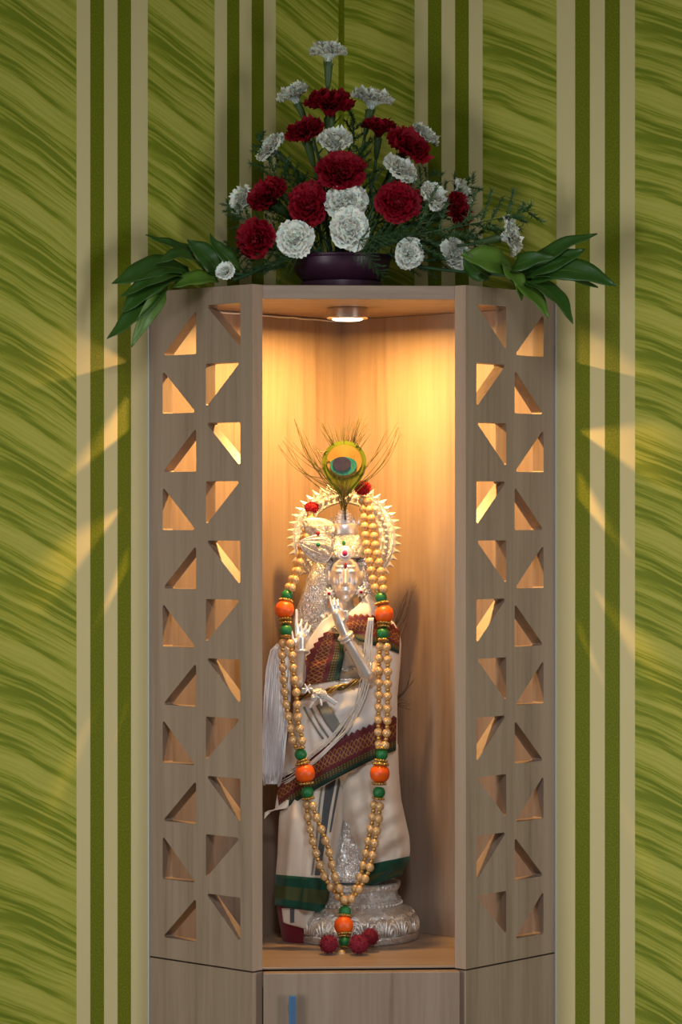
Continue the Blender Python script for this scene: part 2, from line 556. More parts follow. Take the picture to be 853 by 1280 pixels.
# facing the left panel from outside, its front edge is on the right; facing the right panel it is on the left
sp1 = lattice('side_panel', Q(L, 0), DR, -DL, False)
sp2 = lattice('side_panel', Q(0, L), DL, -DR, True)
sp1['label'] = 'side panel with triangle cut-outs on the left wall'
sp2['label'] = 'side panel with triangle cut-outs on the right wall'

def strip(name, a, b, n_in, z0, z1, th, m, parent):
    """vertical board from a to b (plan), th thick towards n_in"""
    mb = MB(); mb.prism([(q.x, q.y) for q in (a, b, b + n_in * th, a + n_in * th)], z0, z1)
    o = mb.build(name, m, parent, False); return o
bt = .006
strip('back_panel', Q(G_, G_), Q(L - t_, G_), DR, SH + .0003, ZT - .0185, bt, M['wood_v'], cab)
strip('back_panel', Q(G_, G_ + bt), Q(G_, L - t_), DL, SH + .0003, ZT - .0185, bt, M['wood_v'], cab)
inner = [Q(G_, G_), Q(L - t_, G_), Q(L - t_, p), Q(p, L - t_), Q(G_, L - t_)]
mb = MB(); mb.prism([(q.x, q.y) for q in inner], ZT - .018, ZT); bevel(mb.build('top_panel', M['wood_h'], cab, False), .0008)
mb = MB(); mb.prism([(q.x, q.y) for q in inner], ZS + .0006, SH); o = mb.build('bottom_shelf', M['wood_h'], cab, False); bevel(o, .0008)
# bright edge banding on the front edges
nf = (Q(L, p) - Q(p, L)).normalized(); out = Vector((nf.y, -nf.x, 0))
if out.y > 0: out = -out
strip('edge_band', Q(L, p), Q(L - t_, p), DR, ZS + .0006, ZT, .0008, M['edge'], cab)
strip('edge_band', Q(p, L), Q(p, L - t_), DL, ZS + .0006, ZT, .0008, M['edge'], cab)

base_o = Q(.2, .2); base_o.z = 0
base = thing('base_cabinet', base_o, 'closed wooden base cabinet under the open shrine cabinet', 'cabinet')
ZB = ZS - .0016
strip('side_panel', Q(L, G_), Q(L, p), -DL, 0, ZB, t_, M['wood_v'], base)
strip('side_panel', Q(G_, L), Q(p, L), -DR, 0, ZB, t_, M['wood_v'], base)
strip('edge_band', Q(L, p), Q(L - t_, p), DR, 0, ZB, .0008, M['edge'], base)
strip('edge_band', Q(p, L), Q(p, L - t_), DL, 0, ZB, .0008, M['edge'], base)
mb = MB(); mb.prism([(q.x, q.y) for q in inner], ZB - .02, ZB - .001); mb.build('top_board', M['wood_h'], base, False)
a, b = Q(L - t_, p), Q(p, L - t_)
dd = (b - a).normalized()
ZD = ZS - .0014
door = strip('door', a + dd * .0015 + out * .0185, b + dd * .004 + out * .0185, -out, .06, ZD, .0175, M['wood_v'], base); bevel(door, .001)
strip('plinth', a + dd * .002 - out * .03, b - dd * .002 - out * .03, -out, 0, .058, .016, M['wood_v'], base)
hp = a + dd * .0385 + out * .0185
mb = MB()
hz = .828
mb.box((hp.x + out.x * .012, hp.y + out.y * .012, hz - .09), (.0095, .006, .18), Matrix.Rotation(atan2(dd.y, dd.x), 3, 'Z'))
for zz in (hz - .018, hz - .162):
    mb.box((hp.x + out.x * .005, hp.y + out.y * .005, zz), (.008, .011, .008), Matrix.Rotation(atan2(dd.y, dd.x), 3, 'Z'))
h = mb.build('handle', M['bluefilm'], door, False); bevel(h, .0015, 3)
h['label'] = 'blue-filmed metal bar handle'
# seam sealant lines along the walls
for nm, A, d_, n_ in (('sealant', Q(L, 0), DL, DR), ('sealant', Q(0, L), DR, DL)):
    s_ = strip(nm, A + d_ * .0004 + n_ * .0004, A + d_ * .0028 + n_ * .0004, n_, .02, ZT - .002, .0016, M['seam'], cab)

# ------------------------------------------------------------------ puck light
LX, LY = (434.5 - 426.5) * 3.768 / F, 3.768
lamp = thing('puck_light', (LX, LY, CE - .016), 'round nickel puck light glowing under the cabinet top', 'lamp')
R0 = .0285
mb = MB(); mb.lathe([(R0 * .98, CE - .0004), (R0, CE - .002), (R0, CE - .0135), (R0 - .0012, CE - .0150), (R0 - .007, CE - .0150), (R0 - .0075, CE - .0135)], (LX, LY, 0), 48)
mb.build('housing', M['nickel'], lamp, True, 35)
mb = MB(); mb.lathe([(R0 - .0078, CE - .0136), (R0 - .0080, CE - .0160), (R0 - .012, CE - .0172), (.003, CE - .0178)], (LX, LY, 0), 40)
mb.build('diffuser', M['lens'], lamp, True)
ld = bpy.data.lights.new('puck_glow', 'AREA'); ld.shape = 'DISK'; ld.size = .036; ld.energy = 5.4; ld.color = (1.0, .54, .15); ld.spread = pi
lo = bpy.data.objects.new('puck_glow', ld); COL.objects.link(lo); lo.parent = lamp; lo.location = (0, 0, -.0035)

# white cable tucked along the back edge of the cabinet ceiling
mb = MB()
pts = [Q(.010 + .36 * k / 24, .0105 + .0012 * sin(k * 1.7)) + Vector((0, 0, CE - .0022 - .0012 * abs(sin(k * .9)))) for k in range(25)]
mb.tube(pts, .0011, 6)
props(mb.build('cable', M['cable'], None), 'thin white cable running along the cabinet ceiling edge', 'cable')

# ------------------------------------------------------------------ flower bowl and flowers on the cabinet top
BX, BY = (427 - 426.5) * 3.765 / F, 3.765
bowl = thing('flower_bowl', (BX, BY, ZT), 'dark purple plastic flower bowl on top of the cabinet', 'bowl')
mb = MB()
mb.lathe([(0.0545, ZT + .0005), (0.0556, ZT + .004), (0.0550, ZT + .016), (0.0512, ZT + .0165), (0.0567, ZT + .021), (0.0632, ZT + .030), (0.0659, ZT + .040), (0.0670, ZT + .047), (0.0692, ZT + .0485),
          (0.0692, ZT + .0515), (0.0654, ZT + .0520), (0.0638, ZT + .045), (0.0327, ZT + .038)], (BX, BY, 0), 48)
mb.build('body', M['bowl'], bowl, True, 40)
mb = MB(); mb.lathe([(.0575, ZT + .0385), (.0560, ZT + .047), (.040, ZT + .054), (.018, ZT + .058), (.002, ZT + .059)], (BX, BY, 0), 24)
fo = mb.build('floral_foam', mat('floral_foam', (.03, .06, .02), .9, bump=(200, .5, .002)), bowl)

def carnation_mesh(seed, m, full):
    rnd = random.Random(seed); mb = MB()
    layers = [(92, 11, .53, .19), (76, 11, .52, .18), (60, 10, .51, .17), (43, 9, .50, .16), (26, 8, .48, .15), (12, 7, .45, .13), (5, 5, .42, .10)]
    NU, NV = 6, 4
    for li, (phi, n, ln, wd) in enumerate(layers):
        for k in range(n):
            th = 2 * pi * (k + .5 * (li % 2)) / n + rnd.uniform(-.18, .18)
            ph_ = radians(phi * full + rnd.uniform(-9, 9)); l_ = ln * rnd.uniform(.88, 1.06); w_ = wd * rnd.uniform(.9, 1.2)
            er = Vector((cos(th), sin(th), 0)); et = Vector((-sin(th), cos(th), 0))
            f1, f2, a1 = rnd.uniform(5, 8), rnd.uniform(0, 6.28), rnd.uniform(.03, .06)
            tw = rnd.uniform(-.25, .25)
            ro, zz = 0.0, 0.0; rows = []
            for i in range(NU + 1):
                t = i / NU
                ang = ph_ * (.25 + .95 * t)
                row = []
                for j in range(-NV, NV + 1):
                    s_ = j / NV
                    ser = (-.045 if (j % 2) else 0.0) * (t > .99) + rnd.uniform(-.02, .02) * (t > .99)
                    lat = w_ * (.12 + .88 * t ** .9) * s_
                    ruf = a1 * t * t * sin(f1 * s_ * 1.6 + f2 + 2.2 * t)
                    nrm = er * cos(ang) - Vector((0, 0, 1)) * sin(ang)
                    rad_drop = (1 - s_ * s_ * .22 * t) + ser
                    pnt = er * ro * rad_drop + Vector((0, 0, 1)) * (zz * (rad_drop if phi < 50 else 1)) + et * lat + nrm * (-(ruf) - .06 * s_ * s_ * t + tw * lat * t)
                    row.append(pnt)
                rows.append(row)
                ro += l_ / NU * sin(ang); zz += l_ / NU * cos(ang)
            vs = [q for r_ in rows for q in r_]; c = 2 * NV + 1
            fs = [(i * c + j, i * c + j + 1, (i + 1) * c + j + 1, (i + 1) * c + j) for i in range(NU) for j in range(2 * NV)]
            mb.add(vs, fs)
    mb.ell((0, 0, .27), (.17, .17, .13), None, 12, 8)
    return mb.mesh('bloom', m)
BL = {}
for nm, m_ in (('w', M['white_petal']), ('r', M['red_petal'])):
    BL[nm] = [carnation_mesh(11 * k + (3 if nm == 'w' else 5), m_, fu) for k, fu in enumerate((1.0, .86, .95))]
mb = MB(); mb.lathe([(.045, -.62), (.075, -.56), (.105, -.40), (.125, -.22), (.14, -.05), (.15, .05), (.10, .10)], n=14)
for k in range(5):
    a_ = 2 * pi * k / 5
    e_ = Vector((cos(a_), sin(a_), 0)); f_ = Vector((-sin(a_), cos(a_), 0))
    mb.add([e_ * .145 + f_ * .06 + Vector((0, 0, 0)), e_ * .145 - f_ * .06, e_ * .21 + Vector((0, 0, .17))], [(0, 1, 2)])
CALYX = mb.mesh('calyx', M['calyx'])
mb = MB()
def sliver(mb, a, b, wd, bend, n=5):
    a = Vector(a); b = Vector(b); d = (b - a); side = d.cross(Vector((.3, .9, .2))).normalized(); up = side.cross(d).normalized()
    rows = []
    for i in range(n + 1):
        t = i / n; c = a + d * t + up * bend * sin(pi * t)
        hw = wd * (1 - t) ** .7 * (.4 + .6 * min(1, t * 5))
        rows += [c - side * hw, c + side * hw + up * .0003]
    mb.add(rows, [(2 * i, 2 * i + 1, 2 * i + 3, 2 * i + 2) for i in range(n)])

FL = [  # kind, x, y, distance, width px, facing (right, towards viewer, up), label
 ('w', 411, 69, 3.790, 48, (.02, .10, 1), 'white carnation on the tallest stem at the peak of the arrangement'),
 ('w', 369, 122, 3.785, 42, (-.42, .25, .9), 'white carnation leaning over the striped paper beside the peak red carnation'),
 ('w', 465, 128, 3.785, 48, (.20, .22, .95), 'white carnation with dark green calyx above the pair of touching red ones'),
 ('w', 341, 187, 3.775, 40, (-.72, .30, .62), 'white carnation tilted outward beside the upper red blooms, shaggy petals'),
 ('w', 419, 182, 3.720, 50, (.02, .55, .85), 'white carnation opening upward between the upper red blooms'),
 ('w', 529, 173, 3.785, 40, (.55, .25, .78), 'white carnation tucked behind the large tilted red carnation'),
 ('w', 498, 214, 3.725, 44, (.55, .48, .72), 'white carnation tilted over the biggest round red carnation'),
 ('w', 308, 252, 3.765, 44, (-.88, .38, .22), 'white carnation seen side-on beside the oval red carnation'),
 ('w', 538, 248, 3.705, 44, (.70, .55, .45), 'white carnation with drooping petals between two red carnations'),
 ('w', 575, 244, 3.760, 40, (.90, .25, .30), 'white carnation half hidden behind the side-facing red carnation'),
 ('w', 434, 255, 3.700, 52, (.0, .90, .42), 'white carnation with yellow centre, upper of the stacked pair over the bowl'),
 ('w', 437, 287, 3.682, 50, (.05, .97, .12), 'white carnation, lower of the stacked pair just above the bowl'),
 ('w', 369, 298, 3.690, 48, (-.12, .97, .10), 'white carnation with creamy centre beside the bowl rim'),
 ('w', 511, 318, 3.690, 40, (.10, .96, -.05), 'white carnation hanging low near the feathery fern by the bowl'),
 ('w', 567, 318, 3.695, 42, (.55, .80, .10), 'white ragged carnation next to the bright broad leaf'),
 ('w', 634, 295, 3.675, 46, (.97, .12, .22), 'white carnation on an outstretched stem above the long leaves'),
 ('w', 283, 340, 3.632, 26, (-.35, .85, .35), 'small white carnation lying low against the leaf spray'),
 ('r', 412, 135, 3.755, 60, (.0, .34, .95), 'dark red carnation just below the peak white carnation'),
 ('r', 382, 168, 3.745, 50, (-.25, .40, .9), 'dark red carnation with pale calyx above the oval red carnation'),
 ('r', 474, 164, 3.760, 42, (.10, .32, .95), 'smaller dark red carnation touching the large tilted red one'),
 ('r', 508, 186, 3.745, 56, (.50, .52, .72), 'large dark red carnation tilted towards the striped paper'),
 ('r', 427, 217, 3.705, 58, (.0, .86, .55), 'dark red carnation directly above the stacked white pair'),
 ('r', 338, 248, 3.725, 54, (-.58, .62, .52), 'oval dark red carnation beside the side-on white carnation'),
 ('r', 387, 257, 3.700, 54, (-.15, .92, .30), 'round dark red carnation next to the stacked white pair'),
 ('r', 497, 254, 3.690, 58, (.10, .96, .22), 'biggest round dark red carnation above the feathery fern'),
 ('r', 566, 264, 3.715, 50, (.86, .42, .22), 'dark red carnation facing sideways above the ragged white one'),
 ('r', 322, 299, 3.700, 50, (-.50, .82, .12), 'lowest dark red carnation above the arching stems'),
]
for i, (kd, x, y, Y, wpx, d, lab) in enumerate(FL):
    D = wpx * Y / F * 1.34
    dv = Vector((d[0], -d[1], d[2])).normalized()
    ctr = P(x, y, Y)
    o0 = ctr - dv * D * .20
    g = thing('carnation', o0, lab, 'flower', 'white carnations in the bowl' if kd == 'w' else 'dark red carnations in the bowl')
    q = dv.to_track_quat('Z', 'Y') @ Quaternion((0, 0, 1), i * 1.3)
    put('bloom', BL[kd][i % 3], o0, g, q, (D * (.93 + .05 * (i % 4)), D * (1.06 - .04 * (i % 5)), D))
    put('calyx', CALYX, o0, g, q, (D * .60, D * .60, D * .72))
    tail = o0 - dv * D * .43
    spread = 1.0 if y > 235 else .7
    end = Vector((BX + max(-.036, min(.036, (tail.x - BX) * .35)), BY + max(-.03, min(.02, (tail.y - BY) * .3)), ZT + .046))
    dist = (end - tail).length
    c1 = tail - dv * dist * .38; c2 = end + Vector(((tail.x - end.x) * .18, 0, dist * .30 if y < 300 else dist * .16))
    c1.z = max(c1.z, ZT + .016)
    pts = [tail * (1 - t) ** 3 + c1 * 3 * t * (1 - t) ** 2 + c2 * 3 * t * t * (1 - t) + end * t ** 3 for t in [k / 14 for k in range(15)]]
    for q_ in pts: q_.z = max(q_.z, ZT + .004)
    mb = MB(); mb.tube(pts, .0021, 7)
    mb.build('stem', M['stem'], g)
    mb = MB()
    rnd = random.Random(i)
    for k in (3, 6, 9):
        for sg in (-1, 1):
            a_ = pts[k]; tdir = (pts[k - 1] - pts[k]).normalized()
            sd = Vector((rnd.uniform(.4, 1) * sg, rnd.uniform(-.6, .3), rnd.uniform(-.1, .5))).normalized()
            sliver(mb, a_, a_ + tdir * .016 + sd * .022, .0016, .004)
    mb.build('stem_leaves', M['stem'], g)

# feathery asparagus fern
def fern_mesh(seed):
    rnd = random.Random(seed); mb = MB()
    def axis(t): return Vector((.10 * sin(2.2 * t + seed), .10 * t * t, t))
    mb.tube([axis(k / 8) for k in range(9)], [.010 - .008 * k / 8 for k in range(9)], 5)
    NB = 26
    for b in range(NB):
        t = .12 + .86 * b / NB; o_ = axis(t)
        az = b * 2.4 + rnd.uniform(-.4, .4)
        ln = (.34 * (1 - t) ** .7 + .07) * rnd.uniform(.7, 1.2)
        d_ = Vector((cos(az), sin(az) * .7, .55)).normalized()
        pts = [o_ + d_ * ln * k / 5 + Vector((0, 0, .05 * ln * k * k / 25)) for k in range(6)]
        mb.tube(pts, .0032, 3, False)
        nn = int(8 + 26 * ln)
        for k in range(nn):
            c = o_ + d_ * ln * (k + 1) / nn
            for r_ in range(4):
                v_ = Vector((rnd.gauss(0, 1), rnd.gauss(0, 1), rnd.gauss(.4, 1))).normalized() + d_ * .7
                v_.normalize(); nl = rnd.uniform(.035, .062)
                s_ = v_.orthogonal().normalized() * .0042; u_ = v_.cross(s_.normalized()) * .0042
                mb.add([c + s_, c - s_ * .5 + u_, c - s_ * .5 - u_, c + v_ * nl], [(0, 1, 3), (1, 2, 3), (2, 0, 3)])
    return mb.mesh('fronds', M['fern'], smooth=False)
FN = [fern_mesh(k) for k in range(3)]
ferns = [  # base, tip, distance
 ((372, 318), (274, 262), 3.735, 'feathery fern sprig reaching past the side-on white carnation'),
 ((372, 322), (262, 318), 3.715, 'feathery fern sprig spreading low towards the drooping leaf spray'),
 ((380, 318), (300, 338), 3.695, 'feathery fern sprig trailing beneath the lowest red carnation'),
 ((400, 312), (322, 172), 3.795, 'tall feathery fern sprig behind the shaggy white carnation'),
 ((400, 308), (352, 205), 3.770, 'feathery fern sprig filling the gap above the oval red carnation'),
 ((405, 306), (372, 252), 3.715, 'short feathery fern sprig beside the round red carnation'),
 ((425, 306), (448, 140), 3.800, 'tall feathery fern sprig behind the upper white carnations'),
 ((435, 306), (462, 185), 3.745, 'feathery fern sprig standing beside the upward-opening white carnation'),
 ((440, 306), (515, 282), 3.672, 'bright feathery fern sprig in front of the biggest red carnation'),
 ((446, 296), (486, 345), 3.668, 'feathery fern sprig drooping over the bowl rim'),
 ((450, 306), (542, 292), 3.690, 'feathery fern sprig below the white carnation with drooping petals'),
 ((450, 308), (535, 205), 3.775, 'feathery fern sprig rising behind the tilted white carnation'),
 ((455, 310), (588, 212), 3.765, 'feathery fern sprig reaching past the half hidden white carnation'),
 ((470, 318), (606, 300), 3.715, 'feathery fern sprig between the ragged white and outstretched carnations'),
 ((480, 318), (664, 252), 3.690, 'long feathery fern sprig arching over the outstretched white carnation'),
 ((385, 318), (338, 300), 3.685, 'small feathery fern sprig between the lowest red carnation and bowl'),
 ((420, 312), (405, 205), 3.755, 'feathery fern sprig between the pale-calyx red and upward-opening white carnations'),
]
for i, (a_, b_, Y, lab) in enumerate(ferns):
    A = P(*a_, Y if Y < 3.70 else Y * .5 + 3.765 * .5); B = P(*b_, Y)
    d_ = B - A
    g = thing('fern_sprig', A, lab, 'fern', 'feathery fern sprigs in the arrangement')
    q = d_.to_track_quat('Z', 'Y') @ Quaternion((0, 0, 1), i * 1.9)
    put('fronds', FN[i % 3], A, g, q, (d_.length * .8, d_.length * .8, d_.length))['kind'] = 'stuff'

# broad long leaves at both ends
def leaf(mb, path, wd, roll, fold=.25, n=14):
    pts = spline(path, n // (len(path) - 1) + 1); m = len(pts)
    rows = []; NV = 3
    for i, c in enumerate(pts):
        t = i / (m - 1)
        d_ = (pts[min(i + 1, m - 1)] - pts[max(i - 1, 0)]).normalized()
        nrm = Vector((roll[0], roll[1], roll[2])); nrm = (nrm - d_ * nrm.dot(d_)).normalized(); sd = d_.cross(nrm)
        hw = wd * (sin(pi * min(1, t * .97 + .03) ** .75) ** .9) + .0006
        for j in range(-NV, NV + 1):
            s_ = j / NV
            rows.append(c + sd * hw * s_ + nrm * (abs(s_) * hw * fold + .0012 * sin(t * 17 + j) * abs(s_)))
    c_ = 2 * NV + 1; k = len(rows)
    mb.add(rows, [(i * c_ + j, i * c_ + j + 1, (i + 1) * c_ + j + 1, (i + 1) * c_ + j) for i in range(m - 1) for j in range(c_ - 1)])

def spray(label, stem, leaves):
    g = thing('leaf_spray', stem[0], label, 'leaves')
    mb = MB(); mb.tube(spline(stem, 6), .0022, 7); mb.build('stem', M['stem'], g)
    for path, wd, roll, mm in leaves:
        mb = MB(); leaf(mb, path, wd * 1.5, roll)
        o = mb.build('leaf', M[mm], g)
        s_ = o.modifiers.new('thick', 'SOLIDIFY'); s_.thickness = .0005
        pts = spline(path, 6)
        mb = MB(); mb.tube(pts, [.0009 * (1 - k / len(pts)) + .0002 for k in range(len(pts))], 5)
        mb.build('midrib', M['leaf2'], o)
U = lambda x, y, Y: P(x, y, Y)
spray('spray of long drooping dark green leaves hanging over the left side panel top',
      [U(355, 332, 3.73), U(300, 343, 3.69), U(262, 342, 3.655), U(222, 345, 3.63), U(195, 372, 3.605)],
      [([U(236, 338, 3.64), U(200, 334, 3.61), U(168, 345, 3.59), U(140, 355, 3.585)], .0125, (.1, -.75, .65), 'leaf'),
       ([U(226, 342, 3.63), U(196, 352, 3.60), U(172, 372, 3.585), U(153, 392, 3.58)], .0125, (-.3, -.85, .35), 'leaf'),
       ([U(206, 358, 3.61), U(188, 374, 3.59), U(160, 402, 3.575), U(134, 424, 3.57)], .0105, (-.3, -.8, .5), 'leaf'),
       ([U(204, 360, 3.60), U(194, 378, 3.585), U(178, 404, 3.575), U(164, 434, 3.57)], .0075, (.5, -.8, .2), 'leaf2'),
       ([U(262, 322, 3.67), U(236, 314, 3.655), U(208, 304, 3.65), U(182, 294, 3.65)], .0075, (.1, -.55, .8), 'leaf'),
       ([U(275, 344, 3.66), U(262, 326, 3.645), U(248, 312, 3.64), U(234, 300, 3.64)], .0115, (.6, -.8, .2), 'leaf'),
       ([U(272, 350, 3.645), U(252, 348, 3.625), U(232, 352, 3.615), U(214, 360, 3.61)], .0085, (-.1, -.8, .55), 'leaf2'),
       ([U(256, 338, 3.65), U(238, 322, 3.625), U(218, 320, 3.61), U(196, 330, 3.60)], .0095, (.1, -.6, .8), 'leaf'),
       ([U(228, 345, 3.625), U(206, 344, 3.595), U(178, 356, 3.58), U(150, 372, 3.575)], .0085, (.0, -.7, .7), 'leaf'),
       ([U(300, 338, 3.68), U(284, 322, 3.665), U(270, 308, 3.655), U(262, 292, 3.655)], .0075, (.7, -.7, .2), 'leaf')])
spray('spray of long dark green leaves fanning over the right side panel top',
      [U(500, 330, 3.73), U(560, 338, 3.69), U(605, 342, 3.65), U(640, 345, 3.62), U(668, 352, 3.60)],
      [([U(640, 342, 3.625), U(674, 326, 3.60), U(712, 304, 3.59), U(747, 293, 3.59)], .0090, (.1, -.70, .7), 'leaf'),
       ([U(648, 346, 3.62), U(682, 333, 3.595), U(708, 322, 3.585), U(732, 312, 3.585)], .0115, (.0, -.80, .6), 'leaf'),
       ([U(660, 350, 3.605), U(700, 338, 3.58), U(738, 344, 3.57), U(771, 358, 3.565)], .0125, (.15, -.85, .5), 'leaf'),
       ([U(656, 352, 3.60), U(682, 362, 3.58), U(702, 380, 3.57), U(716, 405, 3.565)], .0105, (.6, -.75, .3), 'leaf'),
       ([U(640, 348, 3.61), U(656, 360, 3.59), U(674, 378, 3.575), U(686, 398, 3.57)], .0080, (.5, -.85, .1), 'leaf2'),
       ([U(640, 338, 3.63), U(618, 328, 3.615), U(598, 322, 3.61), U(576, 319, 3.61)], .0135, (-.1, -.8, .5), 'leaf2'),
       ([U(630, 330, 3.625), U(638, 342, 3.60), U(648, 352, 3.59), U(652, 376, 3.59)], .0085, (.5, -.8, .2), 'leaf2'),
       ([U(612, 346, 3.64), U(598, 338, 3.625), U(588, 328, 3.615), U(580, 312, 3.61)], .0085, (-.6, -.7, .3), 'leaf'),
       ([U(652, 346, 3.61), U(690, 344, 3.585), U(720, 350, 3.575), U(748, 360, 3.57)], .0085, (.1, -.6, .8), 'leaf'),
       ([U(636, 340, 3.63), U(650, 330, 3.60), U(670, 324, 3.59), U(694, 322, 3.585)], .0085, (.1, -.9, .4), 'leaf')])

# ------------------------------------------------------------------ the silver statue
YS = 3.845
st_o = P(443, 1140, 3.862); st_o.z = SH
st = thing('silver_statue', st_o, 'silver standing statue with haloed head, draped in white and maroon cloth on a round pedestal', 'statue')
PXC, PYC = st_o.x, st_o.y
k_ = 3.862 / F                                   # metres for a pixel at the pedestal

# pedestal
ped_z = SH + .0006
def zrow(y, Y=3.862): return EYE - (y - HZ) * Y / F
R1 = 81 * k_
zt_ = zrow(1101)
mb = MB()
mb.lathe([(R1 * .985, ped_z), (R1, ped_z + .003), (R1, ped_z + .009), (R1 * .965, ped_z + .012), (R1 * .985, ped_z + .018), (R1 * .99, ped_z + .026), (R1 * .95, ped_z + .034),
          (R1 * .86, ped_z + .041), (R1 * .76, ped_z + .046), (R1 * .71, ped_z + .0485), (R1 * .71, ped_z + .052)], (PXC, PYC, 0), 64)
mb.build('pedestal_base', M['ornate'], st, True, 40)
mb = MB()
zz0 = ped_z + .052
hh = zt_ - zz0
mb.lathe([(R1 * .70, zz0), (R1 * .70, zz0 + hh * .10), (R1 * .665, zz0 + hh * .14), (R1 * .645, zz0 + hh * .30), (R1 * .645, zz0 + hh * .55), (R1 * .665, zz0 + hh * .66), (R1 * .69, zz0 + hh * .70),
          (R1 * .69, zz0 + hh * .95), (R1 * .66, zz0 + hh), (.004, zz0 + hh * 1.001)], (PXC + .004, PYC, 0), 10, a0=.22)
mb.build('pedestal_tier', M['ornate_fine'], st, False)
mb = MB()
for k in range(20):
    a0 = 2 * pi * k / 20
    for r_, wd in ((1.0, .135), (.66, .088), (.34, .045)):
        pts = []
        for j in range(11):
            u = pi * j / 10
            a_ = a0 + cos(u) * wd; zz = ped_z + .012 + .026 * r_ * sin(u)
            rr = R1 * (.995 - .09 * max(0, (zz - ped_z - .024)) / .014)
            pts.append((PXC + rr * sin(a_), PYC - rr * cos(a_), zz))
        mb.tube(pts, .0014, 6)
rl = mb.build('petal_relief', M['silver'], st); rl['label'] = 'raised petal relief around the pedestal base'
mb = MB()
for k in range(60):
    a_ = 2 * pi * k / 60
    mb.ell((PXC + R1 * .735 * cos(a_), PYC + R1 * .735 * sin(a_), ped_z + .0495), (.0019, .0019, .0019), None, 6, 4)
mb.build('bead_row', M['silver'], st)['kind'] = 'stuff'

# body: one continuous surface, blended from tapered volumes
def S(x, y, Y): return P(x, y, Y)
px = 3.83 / F
mb = MB()
mb.ell(S(432, 722, 3.822), (19.5 * px, .0235, 29 * px))                      # head
mb.ell(S(432, 738, 3.812), (13.5 * px, .0165, 13 * px))                      # jaw
mb.ell(S(431, 712, 3.846), (35 * px, .018, 40 * px))                         # hair mass
mb.capsule(S(403, 722, 3.842), S(390, 775, 3.838), 10 * px, 13 * px, 20)         # hair to the shoulder
mb.capsule(S(456, 718, 3.842), S(464, 766, 3.838), 9 * px, 10 * px, 20)
mb.capsule(S(431, 748, 3.832), S(431, 778, 3.840), .0125, .015)              # neck
mb.ell(S(432, 812, 3.846), (58 * px, .046, 56 * px))                         # chest
mb.ell(S(432, 775, 3.848), (56 * px, .032, 20 * px))                         # shoulders
mb.ell(S(432, 880, 3.846), (54 * px, .047, 52 * px))                         # belly
mb.ell(S(430, 945, 3.846), (56 * px, .048, 48 * px))                         # hips
mb.capsule(S(402, 965, 3.838), S(424, 1092, 3.846), 27 * px, 14 * px)        # legs, crossing at the ankles
mb.capsule(S(460, 965, 3.842), S(440, 1090, 3.846), 27 * px, 14 * px)
mb.capsule(S(424, 1092, 3.846), S(410, 1098, 3.822), 12 * px, 9 * px)        # feet
mb.capsule(S(440, 1092, 3.846), S(452, 1098, 3.822), 12 * px, 9 * px)
# face
mb.capsule(S(432, 713, 3.799), S(432, 729, 3.7935), .0022, .0034)            # nose
mb.ell(S(428.6, 730.5, 3.797), (.0024, .0024, .0019)); mb.ell(S(435.4, 730.5, 3.797), (.0024, .0024, .0019))
for sx in (-1, 1):
    mb.ell(S(432 + sx * 8, 714.5, 3.8030), (.0056, .0032, .0030))            # eyelid
    mb.capsule(S(432 + sx * 3.5, 708.5, 3.8015), S(432 + sx * 13, 708, 3.8055), .0013, .0010)   # brow
    mb.ell(S(432 + sx * 11, 727, 3.8065), (.0060, .0040, .0070))             # cheek
    mb.ell(S(432 + sx * 20.5, 722, 3.824), (.0028, .0060, .0100))            # ear
mb.ell(S(432, 738, 3.7978), (.0056, .0026, .0014)); mb.ell(S(432, 741, 3.7985), (.0046, .0026, .0016))   # lips
mb.ell(S(432, 748, 3.8005), (.0062, .0045, .0045))                           # chin
# raised forearm and hand in front of the chest
mb.capsule(S(472, 808, 3.836), S(461, 846, 3.784), 11 * px, 10 * px)
mb.capsule(S(459, 842, 3.777), S(433, 797, 3.764), 10 * px, 6.6 * px)
pl = [S(431, 792, 3.762), S(425, 778, 3.760), S(421, 767, 3.759)]
mb.capsule(pl[0], pl[1], 6.2 * px, 7.0 * px); mb.capsule(pl[1], pl[2], 7.0 * px, 6.2 * px)
fing = [((417, 768), (414.5, 757), (412.8, 746.5), 2.3), ((421, 765), (418.8, 756), (418, 748), 2.3), ((425, 765), (423.6, 757), (422.5, 750), 2.2), ((428, 768), (427.5, 761), (426.5, 755), 2.0)]
for i, (a_, b_, c_, rr) in enumerate(fing):
    yy = 3.757 + .0012 * i
    mb.capsule(S(*a_, yy), S(*b_, yy - .001), rr * px, rr * .95 * px, 8); mb.capsule(S(*b_, yy - .001), S(*c_, yy + .001), rr * .95 * px, rr * .7 * px, 8)
mb.capsule(S(429, 780, 3.758), S(434, 772, 3.752), 2.6 * px, 2.3 * px, 8); mb.capsule(S(434, 772, 3.752), S(434, 765, 3.751), 2.3 * px, 1.8 * px, 8)
